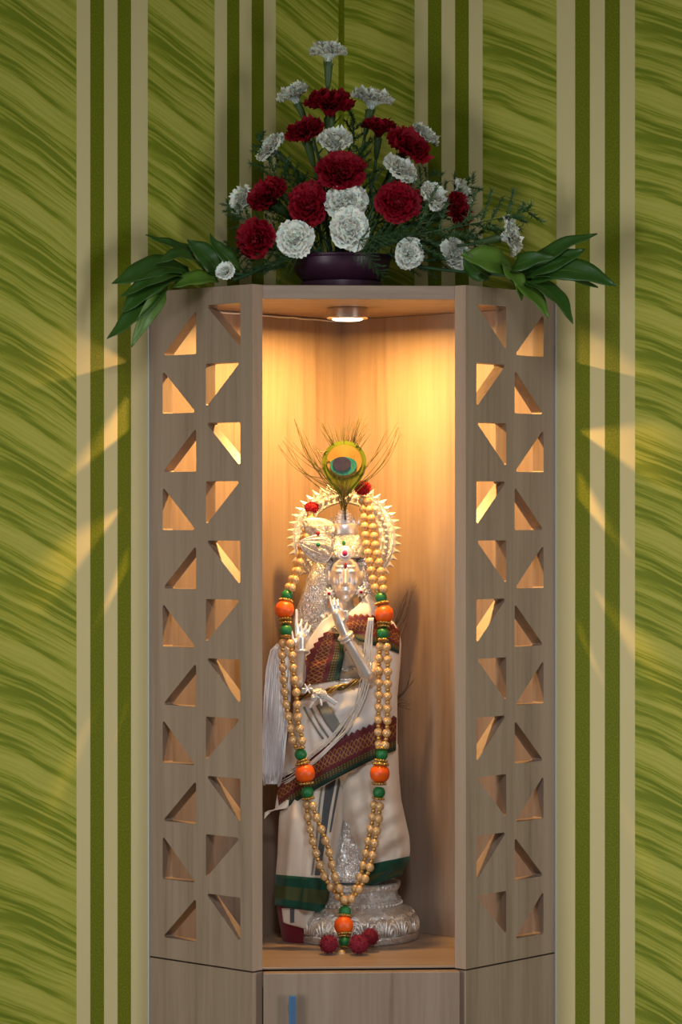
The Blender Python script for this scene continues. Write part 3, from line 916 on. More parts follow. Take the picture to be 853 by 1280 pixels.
# the other arm, with its hand raised beside the shoulder
mb.capsule(S(384, 800, 3.832), S(372, 850, 3.806), 12 * px, 10 * px)
mb.capsule(S(372, 850, 3.806), S(376, 815, 3.790), 9.5 * px, 6.5 * px)
mb.capsule(S(376, 812, 3.788), S(376, 797, 3.786), 6.6 * px, 6.8 * px)
for i, (a_, b_, c_, rr) in enumerate([((371, 795), (370.5, 781), (370.8, 763), 2.7), ((375.5, 793), (376, 783), (377, 775), 2.4), ((379.5, 794), (381.5, 786), (384, 779), 2.3), ((382, 797), (385.5, 790), (388, 783), 2.1)]):
    yy = 3.785 + .0012 * i
    mb.capsule(S(*a_, yy), S(*b_, yy - .001), rr * px, rr * .95 * px, 8); mb.capsule(S(*b_, yy - .001), S(*c_, yy + .001), rr * .95 * px, rr * .72 * px, 8)
mb.capsule(S(371, 806, 3.784), S(366, 798, 3.780), 2.6 * px, 2.2 * px, 8); mb.capsule(S(366, 798, 3.780), S(365, 790, 3.780), 2.2 * px, 1.7 * px, 8)
body = mb.build('body', M['silver'], st)
rm = body.modifiers.new('remesh', 'REMESH'); rm.mode = 'VOXEL'; rm.voxel_size = .00105; rm.use_smooth_shade = True
sm = body.modifiers.new('smooth', 'SMOOTH'); sm.factor = .5; sm.iterations = 3
for a_, b_, ra, rb in (((405, 706), (386, 778), 14, 20), ((456, 706), (466, 768), 13, 15)):
    A, B = S(*a_, 3.834), S(*b_, 3.828)
    mb = MB(); mb.capsule(A, B, ra * px, rb * px, 20)
    for q in mb.v: q.y = 3.832 + (q.y - 3.832) * .62
    mb.build('hair_drape', M['ornate'], st)
mb = MB()
zk = lambda y: EYE - (y - HZ) * 3.83 / F
mb.lathe([(23 * px, zk(1101)), (23 * px, zk(1095)), (20 * px, zk(1092)), (17 * px, zk(1075)), (13 * px, zk(1055)), (9 * px, zk(1030)), (6 * px, zk(1000))], (S(438, 1090, 3.826).x, 3.826, 0), 20, sy=.7)
mb.build('leg_support', M['ornate'], st)
# jewellery on the body
def band_ring(c, d, r, tr, m, name, parent, sx=1.0):
    q = Vector(d).to_track_quat('Z', 'Y'); mb = MB(); c = Vector(c)
    mb.tube([c + q @ Vector((r * cos(a) * sx, r * sin(a), 0)) for a in [2 * pi * k / 28 for k in range(29)]], tr, 8, False)
    return mb.build(name, m, parent)
ad = S(433, 797, 3.764) - S(459, 842, 3.777)
for k, rr in ((.0, .0096), (.0052, .0088)):
    band_ring(S(432, 795, 3.763) - ad.normalized() * k, ad, rr, .0024, M['silver'], 'bangle', st)
band_ring(S(376, 815, 3.790), (0, .3, 1), .0092, .0022, M['silver'], 'bangle', st)
for i, (w0, y1) in enumerate(((19, 792), (25, 812), (29, 838))):
    pts = [S(433 + w0 * sin(a), 768 + (y1 - 768) * (1 - ((a) / 1.45) ** 2) if True else 0, 3.802 + .012 * (a / 1.45) ** 2) for a in [-1.45 + 2.9 * k / 30 for k in range(31)]]
    mb = MB(); mb.tube(pts, .0016, 6)
    for q in pts[1:-1]: mb.ell(q - Vector((0, .001, 0)), (.0022, .0022, .0022), None, 6, 4)
    mb.build('necklace', M['ornate_fine'], st)
def gem(x, y, Y, rx, rz, m, parent, name='gem'):
    mb = MB(); mb.ell(S(x, y, Y), (rx, .0018, rz), None, 12, 8); return mb.build(name, m, parent)
for sx, (x, y) in ((-1, (411.5, 742)), (1, (451.5, 740))):
    mb = MB(); c = S(x, y, 3.812)
    mb.ell(c, (.0062, .0035, .0062)); 
    for k in range(9):
        a_ = 2 * pi * k / 9; mb.ell(c + Vector((.0066 * cos(a_), -.001, .0066 * sin(a_))), (.0018, .0018, .0018), None, 6, 4)
    e = mb.build('earring', M['silver'], st); gem(x, y, 3.8082, .0024, .0024, M['gem_red'], e)
gem(432, 707, 3.7995, .0022, .0042, M['gem_red'], st)['label'] = 'small red teardrop on the forehead'

# crown
cr = MB()
CX, CY = S(431.5, 690, 3.83).x, 3.832
zr = lambda y: EYE - (y - HZ) * 3.83 / F
kp = 3.83 / F
cr.lathe([(24 * kp, zr(697)), (24.5 * kp, zr(692)), (22.5 * kp, zr(680)), (19.5 * kp, zr(671)), (17.5 * kp, zr(668.5))], (CX, CY, 0), 32, sy=.85)
crown = cr.build('crown', M['ornate_fine'], st, True, 40)
mb = MB()
mb.lathe([(17.2 * kp, zr(669)), (18.2 * kp, zr(667)), (17.6 * kp, zr(662)), (18.2 * kp, zr(656)), (17.0 * kp, zr(654.5)), (13 * kp, zr(653.5))], (CX - .001, CY, 0), 32, sy=.85)
mb.build('crown_band', M['silver'], crown)
mb = MB()
mb.lathe([(13.5 * kp, zr(654)), (13.5 * kp, zr(650)), (11.5 * kp, zr(649)), (12 * kp, zr(646)), (10 * kp, zr(645)), (10.3 * kp, zr(642.5)), (7 * kp, zr(641)), (6.5 * kp, zr(638)), (3 * kp, zr(636.5)), (.4 * kp, zr(636))], (CX - .002, CY, 0), 28, sy=.85)
mb.build('crown_top', M['silver'], crown, True, 40)
for x, dx in ((413.5, -3), (449, 3), (420, -1), (443, 1)):
    mb = MB(); mb.lathe([(3.4 * kp, 0), (3.0 * kp, .004), (.3 * kp, .0125)], S(x, 656.5, 3.826), 8); mb.build('crown_point', M['silver'], crown)
mb = MB()
mq = Vector((0, -1, .12)).to_track_quat('Z', 'Y')
mb.lathe([(9.4 * kp, 0), (9.6 * kp, .0015), (8.2 * kp, .0028), (7 * kp, .002), (6.4 * kp, .0035), (4.5 * kp, .0046), (3.4 * kp, .0040), (.5 * kp, .0040)], S(431.3, 692, 3.8060), 28, q=mq)
med = mb.build('medallion', M['silver'], crown)
mb = MB()
for k in range(16):
    a_ = 2 * pi * k / 16; mb.ell(S(431.3, 692, 3.8045) + mq @ Vector((8.2 * kp * cos(a_), 8.2 * kp * sin(a_), 0)), (.0015, .0015, .0015), None, 6, 4)
mb.build('bead_row', M['silver'], med)
gem(431.3, 692, 3.8010, .0036, .0036, M['gem_pink'], med)
gem(430, 679, 3.8095, .0026, .0038, M['gem_green'], crown)
gem(445, 687.5, 3.815, .0016, .0016, M['gem_red'], crown); gem(455, 691, 3.822, .0016, .0016, M['gem_green'], crown)
# two leaf-shaped ornaments fixed beside the crown
def leaf_orn(b, tip, wd, gx, gm, dY):
    A = S(*b, 3.812 + dY); B = S(*tip, 3.802 + dY); d_ = (B - A); n_ = Vector((0, -1, 0)); n_ = (n_ - d_.normalized() * n_.dot(d_.normalized())).normalized(); sd = d_.normalized().cross(n_)
    mb = MB(); NU, NV = 18, 8
    def f(u, v):
        s_ = v * 2 - 1
        hw = wd * (sin(pi * u ** .62) ** .75 if 0 < u < 1 else 0) + .0002
        return A + d_ * u + sd * hw * s_ + n_ * (.005 * (1 - s_ * s_) * sin(pi * u) + .0012 * abs(sin(s_ * 9 + u * 3)))
    mb.grid(f, NU, NV)
    o = mb.build('leaf_ornament', M['ornate_fine'], crown)
    so = o.modifiers.new('thick', 'SOLIDIFY'); so.thickness = .0012; so.offset = -1
    mb = MB()
    for sg in (-1, 1):
        mb.tube([f(u / 24, .5 + .5 * sg) for u in range(25)], .0009, 5)
        for lv in (.35, .7):
            mb.tube([f(.08 + .84 * u / 20, .5 + .5 * sg * lv) for u in range(21)], .0006, 4)
    mb.build('rim', M['silver'], o)
    gem(*gx, 3.7985 + dY, .0030, .0030, gm, o)
leaf_orn((414, 676), (380, 650), .0200, (397.5, 667), M['gem_red'], .004)
leaf_orn((416, 690), (374, 678), .0190, (398, 681), M['gem_green'], -.003)

# halo
HC = P(430.5, 673, 3.868); kh = 3.868 / F
ha0, ha1 = radians(-46), radians(228)
def hpt(r, a, dy=0.0): return HC + Vector((r * kh * cos(a), dy, r * kh * sin(a)))
mb = MB(); NA = 96
prof = [(43.5, -.0010), (45.5, -.0042), (48, -.0020), (51, -.0026), (55, -.0026), (58.5, -.0020), (60.5, -.0040), (62.5, -.0012), (62.5, .002), (43.5, .002)]
vs = []; m_ = len(prof)
for i in range(NA + 1):
    a_ = ha0 + (ha1 - ha0) * i / NA
    vs += [hpt(r, a_, dy) for r, dy in prof]
fs = [(i * m_ + j, i * m_ + (j + 1) % m_, (i + 1) * m_ + (j + 1) % m_, (i + 1) * m_ + j) for i in range(NA) for j in range(m_)] + [tuple(range(m_)), tuple(range(NA * m_, NA * m_ + m_))[::-1]]
mb.add(vs, fs); halo = mb.build('halo', M['ornate_fine'], st)
mb = MB()
mb.lathe([(.004, 0), (.004, .14)], HC + Vector((0, .004, -62 * kh)) - Vector((0, 0, .06)), 10); mb.build('halo_post', M['silver'], st)
NT_ = 34
tm = MB()
w0 = 4.9 * kh; l0 = 10.5 * kh
tm.add([(-w0, -.0012, 0), (w0, -.0012, 0), (0, -.0008, l0), (0, -.0042, l0 * .35), (-w0, .0015, 0), (w0, .0015, 0), (0, .0010, l0)],
       [(0, 3, 2), (3, 1, 2), (0, 1, 3), (4, 6, 5), (0, 2, 6, 4), (2, 1, 5, 6), (1, 0, 4, 5)])
TOOTH = tm.mesh('tooth', M['silver'], smooth=False)
bd = MB(); bd.ell((0, 0, 0), (.0026, .0024, .0026), None, 8, 6); HBEAD = bd.mesh('bead', M['silver'])
for i in range(NT_ + 1):
    a_ = ha0 + (ha1 - ha0) * i / NT_
    put('tooth', TOOTH, hpt(62, a_), halo, Quaternion((0, 1, 0), pi / 2 - a_))
    put('bead', HBEAD, hpt(53, a_, -.0036), halo)

# ------------------------------------------------------------------ the clothes
def tor(y): return interp([(735, 436, 40, .030), (748, 436, 44, .036), (762, 435, 52, .046), (780, 434, 64, .052), (805, 434, 68, .056), (835, 434, 66.5, .0575), (870, 433, 64, .0580), (900, 431, 66, .0590), (940, 427, 70, .060), (975, 423, 74, .058), (1010, 418, 74, .054), (1030, 416, 74, .052)], y)
def wr_(x, y):
    return .0011 * sin(.11 * x + .19 * y) + .0008 * sin(.23 * x - .07 * y + 1.3) + .0006 * sin(.31 * y + .05 * x)
def tmap(x, y, off=0.0):
    cx, hw, d = tor(y); n = max(-.995, min(.995, (x - cx) / hw))
    return P(x, y, YS - (d + wr_(x, y)) * sqrt(1 - n * n) - off)
def tshell(n, y, back, off=0.0):
    cx, hw, d = tor(y); x = cx + hw * n
    r_ = sqrt(max(0, 1 - n * n))
    return P(x, y, YS + (d * .8 if back else -(d + wr_(x, y))) * r_ - (0 if back else off))
topx = [(-1.0, 850), (-.93, 838), (-.72, 800), (-.5, 776), (-.33, 765), (-.06, 769), (.16, 760), (.4, 750), (.62, 741), (.85, 762), (1.0, 792)]
botx = [(-1.0, 1012), (-.6, 1000), (0.0, 972), (.5, 950), (1.0, 936)]
VPOLY = [(412, 788), (432, 776), (456, 800), (466, 842), (440, 852), (420, 852), (424, 808)]
def inpoly(x, y, poly):
    r_ = False
    for (x0, y0), (x1, y1) in zip(poly, poly[1:] + poly[:1]):
        if (y0 > y) != (y1 > y) and x < (x1 - x0) * (y - y0) / (y1 - y0) + x0: r_ = not r_
    return r_
NUu, NVv = 120, 90
mb = MB(); cells = {}
for j in range(NVv + 1):
    for i in range(NUu):
        a_ = 2 * pi * i / NUu; n = cos(a_); back = sin(a_) < 0
        y0 = interp(topx, n)[0]; y1 = interp(botx, n)[0]
        y = y0 + (y1 - y0) * j / NVv
        mb.v.append(tshell(n, y, back)); cx, hw, d = tor(y)
        cells[(i, j)] = (cx + hw * n, y, back)
for j in range(NVv):
    for i in range(NUu):
        x, y, back = cells[(i, j)]
        if not back and inpoly(x, y, VPOLY): continue
        i2 = (i + 1) % NUu
        mb.f.append((j * NUu + i, j * NUu + i2, (j + 1) * NUu + i2, (j + 1) * NUu + i))
shawl = mb.build('wrapped_cloth', M['cotton_w'], st)
shawl['label'] = 'white cotton cloth wound around the torso'
so = shawl.modifiers.new('thick', 'SOLIDIFY'); so.thickness = .0012; so.offset = -1

def band(name, top, bot, m, parent, off=.0018, teeth=0, tooth_h=3.5, nv=10, ulen=None, fmap=None, seg=10):
    """a strip of cloth lying on the wrapped cloth between two edge lines (columns, rows); teeth point over the top edge"""
    fm = fmap or tmap
    def poly(line):
        pts = spline([Vector((x, y, 0)) for x, y in line], seg); L_ = [0]
        for a, b in zip(pts, pts[1:]): L_.append(L_[-1] + (b - a).length)
        return pts, L_
    tp, tl_ = poly(top); bp, bl_ = poly(bot)
    def at(pts, L_, u):
        s_ = u * L_[-1]
        for k in range(len(pts) - 1):
            if s_ <= L_[k + 1] + 1e-9:
                return pts[k].lerp(pts[k + 1], (s_ - L_[k]) / max(1e-9, L_[k + 1] - L_[k]))
        return pts[-1]
    nu = max(24, int(tl_[-1] / 1.6)) if not teeth else teeth * 6
    mb = MB(); base_n = 0
    rows = nv + 1
    for i in range(nu + 1):
        u = i / nu; A = at(tp, tl_, u); B = at(bp, bl_, u)
        if teeth:
            ph = (u * teeth) % 1.0; hgt = tooth_h * (1 - abs(2 * ph - 1))
            dirv = (A - B).normalized(); A2 = A + dirv * hgt
        else: A2 = A
        for j in range(rows):
            v = j / nv; q = A2.lerp(B, v)
            mb.v.append(fm(q.x, q.y, off)); mb.uv[len(mb.v) - 1] = (u * (ulen or tl_[-1] / 6.0), v)
    for i in range(nu):
        for j in range(nv):
            mb.f.append((i * rows + j, (i + 1) * rows + j, (i + 1) * rows + j + 1, i * rows + j + 1))
    o = mb.build(name, m, parent)
    so = o.modifiers.new('thick', 'SOLIDIFY'); so.thickness = .0008; so.offset = 0
    return o
b1 = band('border_band', [(374, 858), (381, 832), (395, 806), (411, 789)], [(424, 850), (428, 832), (430, 812), (424, 792)], M['brocade'], shawl, .0030, teeth=9, tooth_h=3.6)
b1['label'] = 'maroon and gold toothed border across the chest'
b2 = band('border_band', [(428, 775), (445, 770), (464, 771), (484, 777), (500, 790)], [(446, 799), (458, 804), (472, 808), (486, 812), (499, 817)], M['brocade'], shawl, .0032, teeth=11, tooth_h=3.2)
b2['label'] = 'maroon and gold toothed border over the shoulder'
b3 = band('border_band', [(346, 984), (368, 961), (392, 943), (430, 923), (466, 907), (496, 897)], [(350, 1014), (376, 999), (404, 982), (440, 963), (470, 948), (495, 938)], M['brocade'], shawl, .0034, teeth=22, tooth_h=3.4)
b3['label'] = 'maroon and gold toothed border slanting across the waist'
band('woven_stripe', [(395, 882), (408, 905), (422, 922)], [(408, 876), (420, 897), (433, 913)], M['grey_weave'], shawl, .0016, nv=5)
for dx in (-6, -14, 4.5 + 14):
    band('woven_stripe', [(393 + dx, 884), (404 + dx, 904), (417 + dx, 924)], [(395 + dx, 883), (406 + dx, 903), (419 + dx, 923)], M['grey_weave'], shawl, .0015, nv=2)
# end of the cloth peeking out below the slanting border
def tail_fn(u, v):
    x = 331 + 30 * u; y = 1024 - 26 * u ** .8 + (v) * (6 + 10 * u * (1 - v * .3))
    return P(x, y - 14 * v * (1 - u), 3.812 + .006 * sin(u * 4 + v * 2))
mb = MB(); mb.grid(tail_fn, 12, 6); o = mb.build('cloth_end', M['cotton'], shawl); so = o.modifiers.new('thick', 'SOLIDIFY'); so.thickness = .001

# dhoti: two loose legs
def legtab(side):
    if side < 0: return [(930, 402, 36, .034), (985, 398, 38, .038), (1008, 392, 41, .045), (1022, 390, 41, .048), (1040, 388, 40, .048), (1070, 384, 37, .047), (1095, 380, 35, .046), (1136, 377, 32.5, .045)]
    return [(930, 456, 42, .046), (965, 457, 42, .050), (1000, 461, 41, .050), (1030, 467, 41, .050), (1050, 474, 38, .050), (1068, 479, 34, .047), (1082, 480, 32, .043), (1102, 477, 25, .036)]
def legwr(x, y, side):
    if side < 0: return .0040 * sin(.24 * x + .02 * y) + .0014 * sin(.5 * x + .05 * y)
    return .0050 * sin(.10 * x + .20 * y) * min(1, max(0, (y - 960) / 60)) + .0034 * sin(.26 * x - .05 * y)
LEGY = {-1: 3.838, 1: 3.848}
def legmap(side):
    def f(x, y, off=0.0):
        cx, hw, d = interp(legtab(side), y); n = max(-.995, min(.995, (x - cx) / hw))
        return P(x, y, LEGY[side] - (d + legwr(x, y, side)) * sqrt(1 - n * n) - off)
    return f
dhoti = None
for side in (-1, 1):
    tab = legtab(side); y0, y1 = tab[0][0], tab[-1][0]
    hem = (1096, 1136) if side < 0 else (1077, 1102)
    def legpt(u, y, grow=0.0):
        a_ = 2 * pi * u; cx, hw, d = interp(tab, y); n = cos(a_); x = cx + hw * n
        # the hem climbs a little towards the outer side on the right leg
        yy = y
        if side > 0 and y > 1000: yy = y - 9 * n * (y - 1000) / 100
        if side < 0 and y > 1040: yy = y + 5 * n * (y - 1040) / 96
        dep = (d + legwr(x, y, side) + grow) if sin(a_) > 0 else d * .6
        return P(x + grow * 700 * n, yy, LEGY[side] - dep * sin(a_))
    mb = MB(); mb.grid(lambda u, v: legpt(u, y0 + (y1 - y0) * v), 72, 60, True)
    lg = mb.build('dhoti_leg', M['cotton'], st)
    so = lg.modifiers.new('thick', 'SOLIDIFY'); so.thickness = .0012; so.offset = -1
    mb = MB(); mb.grid(lambda u, v: legpt(u, hem[0] + (hem[1] + .8 - hem[0]) * v, .0010), 72, 10, True)
    hm = mb.build('green_hem', M['green_hem'], lg)
    so = hm.modifiers.new('thick', 'SOLIDIFY'); so.thickness = .0006; so.offset = 1
    olive = mat('olive_gold_weave', (.055, .075, .022), .7)
    h0, h1 = (1110, 1127) if side < 0 else (1090, 1100)
    mb = MB(); mb.grid(lambda u, v: legpt(u, h0 + (h1 - h0) * v, .0019), 72, 5, True)
    o = mb.build('gold_weave', olive, hm)
    if side < 0:
        band('woven_stripe', [(408, 978), (404, 1010), (400, 1050), (394, 1094)], [(420, 974), (413, 1010), (407, 1050), (400, 1094)], M['blue_weave'], lg, .0012, nv=4, fmap=legmap(-1))
        band('woven_stripe', [(402, 982), (398, 1010), (395, 1050), (389, 1094)], [(404, 981), (400, 1010), (397, 1050), (391, 1094)], M['grey_weave'], lg, .0012, nv=2, fmap=legmap(-1))
        band('woven_stripe', [(424, 972), (418, 1004), (412, 1040)], [(427, 971), (420.5, 1004), (414, 1040)], M['blue_weave'], lg, .0012, nv=2, fmap=legmap(-1))
# cloth hanging below the hem: maroon with a white corner
def skirt(u, v):
    a_ = pi * (.02 + .96 * u)
    cx = 374 + 3 * v; hw = 28 - 2 * v - 3 * v * v
    y = 1132 + 52 * v + 3 * sin(a_ * 3) * v
    return P(cx - hw * cos(a_), y - (8 * (1 - sin(a_)) * v if u < .5 else 14 * (u - .5) * v), 3.836 - (.036 - .006 * v) * sin(a_))
mb = MB(); mb.grid(skirt, 40, 16); o = mb.build('hanging_fold', M['maroon'], st); o['label'] = 'maroon cloth fold hanging below the green hem'
so = o.modifiers.new('thick', 'SOLIDIFY'); so.thickness = .001
mb = MB(); mb.grid(lambda u, v: skirt(.20 + .72 * u, .06 + (.34 + .38 * u) * v) + Vector((0, -.0022, 0)), 24, 10); q = mb.build('white_corner', M['cotton'], o)
so = q.modifiers.new('thick', 'SOLIDIFY'); so.thickness = .0008
mb = MB(); mb.grid(lambda u, v: skirt(.36 + .07 * u - .02 * v, .06 + .36 * v) + Vector((0, -.0034, 0)), 4, 8); mb.build('woven_stripe', M['blue_weave'], q)

# ------------------------------------------------------------------ things hung on the statue
# white thread bundle
mb_root = thing('thread_bundle', P(463, 772, 3.79), 'loose bundle of white cotton threads hanging across the statue', 'threads')
rnd = random.Random(5)
for k in range(11):
    j1, j2, j3 = rnd.uniform(-1, 1), rnd.uniform(-1, 1), rnd.uniform(-1, 1)
    path = [(464 + j1 * 3, 772), (461 + j1 * 4.5, 800), (459 + j1 * 5 + j2 * 2, 830), (452 + j1 * 5 + j2 * 2, 868), (436 + j2 * 5, 902 + j2 * 4), (412 + j3 * 3, 930 + j2 * 6), (388 + j3 * 3, 951 + j2 * 7), (364, 969 + j3 * 7), (346 + j3 * 2, 978 + j3 * 6)]
    pts = []
    for i, (x, y) in enumerate(path):
        q = tmap(x, y, .0062 + .0012 * k / 11)
        if i < 3: q = P(x, y, min(q.y, 3.768))
        pts.append(q)
    mb = MB(); mb.tube(spline(pts, 6), .00075, 5); mb.build('strand', M['thread'], mb_root)

# silver thread tassel beside the statue
tas = thing('silver_tassel', P(348, 980, 3.80), 'long silver thread tassel hanging beside the statue, next to the cabinet post', 'tassel')
def tas_c(t): 
    return interp([(0, 353, 5, 804), (.06, 351, 11, 812), (.18, 349, 14, 835), (.4, 347, 15, 875), (.7, 343, 13.5, 930), (.9, 341, 12, 965), (1, 341, 10, 980)], t)
mb = MB()
mb.grid(lambda u, v: (lambda c: P(c[0] + c[1] * .93 * cos(2 * pi * u), c[2], 3.806 - .010 * sin(2 * pi * u)))(tas_c(v)), 28, 30, True)
mb.build('core', M['silverthread'], tas)
mb = MB()
for k in range(150):
    u = rnd.random(); r_ = 1 + rnd.uniform(-.08, .14); ph = rnd.uniform(0, 6); e_ = rnd.uniform(.93, 1.02)
    pts = []
    for i in range(16):
        t = i / 15 * e_; c = tas_c(t); a_ = 2 * pi * (u + .035 * sin(t * 4 + ph))
        pts.append(P(c[0] + c[1] * r_ * cos(a_), c[2] + (t > .98) * rnd.uniform(-6, 2), 3.806 - .0108 * r_ * sin(a_)))
    mb.tube(pts, .0006, 4)
mb.build('threads', M['silverthread'], tas)['kind'] = 'stuff'

# twisted gold rope with a small silver charm
rope = thing('twisted_rope', P(420, 862, 3.78), 'twisted gold rope tied across the statue waist', 'rope')
axis = spline([tmap(x, y, .0085) for x, y in ((368, 874), (385, 868), (402, 865), (420, 861), (440, 855), (458, 848), (468, 843), (478, 840))], 10)
for ph, m_ in ((0, M['gold']), (pi, mat('dark_gold', (.12, .085, .03), .45, .6)), (pi / 2, M['gold'])):
    mb = MB(); pts = []
    for i, c in enumerate(axis):
        a_ = i * .42 + ph; pts.append(c + Vector((.0, -.0022 * cos(a_), .0030 * sin(a_))))
    mb.tube(pts, .0018, 6); mb.build('strand', m_, rope)
ch = thing('silver_charm', P(400, 870, 3.77), 'small silver charm fixed on the twisted gold rope', 'charm')
cy = 3.7655
mb = MB(); mb.ell(P(400, 867, cy), (.0105, .0050, .0075), Quaternion((0, 1, 0), .25)); mb.ell(P(393, 872, cy), (.0050, .0040, .0062)); mb.build('body', M['ornate_fine'], ch)
mb = MB()
for k in range(6):
    a_ = 2 * pi * k / 6
    mb.capsule(P(384.5, 861, cy), P(384.5 + 6 * cos(a_), 861 + 6 * sin(a_), cy - .001), .0016, .0011, 7)
mb.build('star', M['silver'], ch)
mb = MB(); mb.box(P(413.5, 875, cy), (.0185, .0032, .0066), Matrix.Rotation(.62, 3, 'Y')); o = mb.build('bar', M['silver'], ch, False); bevel(o, .0014, 3)
mb = MB(); mb.capsule(P(392, 876, cy), P(388, 884, cy), .0022, .0018, 8); mb.capsule(P(401, 874, cy), P(402, 881, cy), .0022, .0016, 8); mb.build('leg', M['silver'], ch)

# peacock feather
fe = thing('peacock_feather', P(430, 640, 3.816), 'peacock feather with blue eye standing behind the crown', 'feather')
FY = 3.812
def fp(x, y, dy=0.0): return P(x, y, FY + dy)
mb = MB(); mb.tube(spline([fp(432, 650, .002), fp(431, 625), fp(430, 600, .001), fp(430, 580, .002), fp(430, 556, .002)], 5), [.0012] * 10 + [.0010] * 11, 6); mb.build('quill', M['barb'], fe)
def disc(name, cx, cy_, rx, ry0, ry1, dy, th, m, parent, tipdown=1.0):
    mb = MB(); n = 40; f_ = []; 
    for k in range(n):
        a_ = 2 * pi * k / n; s_ = sin(a_)
        x = rx * cos(a_) * (1 - (.30 * tipdown * max(0, -s_) ** 2)); y = (ry0 if s_ > 0 else ry1) * s_
        f_.append((x, y))
    vs = [fp(cx + x, cy_ - y, dy + .004 * (((cx + x - 430.5) / 28) ** 2)) for x, y in f_] + [fp(cx + x * .98, cy_ - y * .98, dy + th + .004 * (((cx + x - 430.5) / 28) ** 2)) for x, y in f_]
    cf = len(vs); vs += [fp(cx, cy_, dy), fp(cx, cy_, dy + th)]
    fs = [(k, (k + 1) % n, (k + 1) % n + n, k + n) for k in range(n)] + [(k, cf, (k + 1) % n) for k in range(n)] + [(k + n, (k + 1) % n + n, cf + 1) for k in range(n)]
    mb.add(vs, fs); o = mb.build(name, m, parent, False); return o
e0 = disc('eye_rim', 430.5, 578, 28, 27, 44, -.0008, .0008, M['eye_rim'], fe, 2.0)
disc('eye_green_ring', 430.5, 578.5, 25.0, 23.5, 38, -.0016, .0006, M['eye_green'], e0, 2.0)
disc('eye_bronze_disc', 430.5, 577, 22, 21, 20, -.0024, .0006, M['eye_bronze'], e0, .3)
disc('eye_turquoise_ring', 429.5, 581, 17, 10, 13.5, -.0032, .0006, M['eye_teal'], e0, .2)
disc('eye_navy_centre', 427.5, 579.5, 11.5, 8.5, 9.5, -.0040, .0006, M['eye_navy'], e0, .1)
mb = MB(); rnd = random.Random(21)
def barb(a, b, bend, r_=.00066, front=0.0):
    a = Vector((*a, 0)); b = Vector((*b, 0)); d_ = b - a; n_ = Vector((-d_.y, d_.x, 0)).normalized()
    pts = []; z0 = rnd.uniform(.0005, .005) - front; z1 = rnd.uniform(-.004, .008) - front
    for i in range(9):
        t = i / 8; q = a + d_ * t + n_ * bend * sin(pi * t) * d_.length
        pts.append(fp(q.x, q.y, z0 + (z1 - z0) * t))
    mb.tube(pts, [r_ * (1 - .55 * i / 8) for i in range(9)], 4, False)
tips = [(350, 560), (357, 545), (362, 552), (371, 526), (372, 533), (381, 540), (393, 562), (400, 525), (403, 532), (409, 530), (428, 525), (418, 532), (422, 528), (434, 530), (441, 522), (447, 524), (452, 522), (455, 516), (459, 530), (461, 540), (497, 527), (500, 536), (484, 540), (390, 556)]
for (x, y) in tips:
    side = (x - 430) / 70
    for k in range(3):
        bx_ = 430 + side * rnd.uniform(14, 26) if abs(side) < .55 else 430 + side * rnd.uniform(6, 20)
        by_ = rnd.uniform(560, 585) if abs(side) < .55 else rnd.uniform(592, 622)
        barb((bx_, by_), (x + rnd.uniform(-4, 4), y + rnd.uniform(-4, 7)), .10 * side * rnd.uniform(.4, 1.4) * (1 if abs(side) > .5 else -.4))
for k in range(120):                      # dense short barbs around the base of the eye
    s_ = rnd.uniform(-1, 1); y0 = rnd.uniform(596, 632)
    barb((430 + s_ * 3, y0 + 8), (430 + s_ * rnd.uniform(10, 34) * (.45 + (632 - y0) / 60), y0 - rnd.uniform(14, 34)), rnd.uniform(-.08, .08), .0005, .005 if k % 2 and y0 > 606 else 0.0)
for k in range(40):
    s_ = rnd.uniform(-1, 1); barb((430 + s_ * 10, 562), (430 + s_ * 30 + rnd.uniform(-4, 4), rnd.uniform(528, 546)), rnd.uniform(-.05, .05), .0003)
o = mb.build('barbs', M['barb'], fe); o['kind'] = 'stuff'

# dark feather strands behind the statue's shoulder
ft = thing('feather_tuft', P(494, 870, 3.845), 'dark wispy feather strands sticking out behind the statue beside the right garland', 'feather')
mb = MB()
for a, b, c in (((488, 800), (506, 770), (519, 728)), ((490, 795), (505, 755), (511, 735)), ((488, 815), (506, 785), (512, 757)), ((490, 790), (500, 770), (508, 750)), ((490, 875), (506, 862), (515, 835)), ((490, 882), (504, 868), (517, 848)), ((490, 880), (502, 882), (512, 885)), ((488, 860), (498, 845), (498, 830)), ((490, 888), (500, 877), (512, 880))):
    for k in range(3):
        j_ = [rnd.uniform(-3, 3) for _ in range(4)]
        mb.tube(spline([P(*a, 3.852), P(b[0] + j_[0], b[1] + j_[1], 3.850), P(c[0] + j_[2], c[1] + j_[3], 3.848)], 6), [.0006 - .0004 * i / 12 for i in range(13)], 4)
mb.build('strands', M['barb_dark'], ft)['kind'] = 'stuff'

# ------------------------------------------------------------------ pearl garland
ga = thing('pearl_garland', P(430, 1198, 3.715), 'long golden pearl garland with orange and green beads and red pompoms around the statue', 'garland')
def gy(y): return interp([(600, 3.838), (640, 3.822), (700, 3.806), (750, 3.790), (800, 3.776), (870, 3.768), (960, 3.763), (1060, 3.757), (1120, 3.748), (1150, 3.738), (1200, 3.716)], y)[0]
def gp(x, y, dy=0.0): return P(x, y, gy(y) + dy)
kg = 3.77 / F
s_ = MB(); s_.ell((0, 0, 0), (1, 1, 1), None, 16, 10); PEARL = s_.mesh('pearl', M['pearl'])
s_ = MB(); s_.ell((0, 0, 0), (1, 1, 1), None, 12, 8); SPACER = s_.mesh('spacer_bead', M['goldbead'])
def round_bead(m, n):
    s_ = MB(); s_.lathe([(.25, -.86), (.62, -.80), (.90, -.50), (1.0, -.12), (1.0, .12), (.90, .50), (.62, .80), (.25, .86)], n=24); return s_.mesh(n, m)
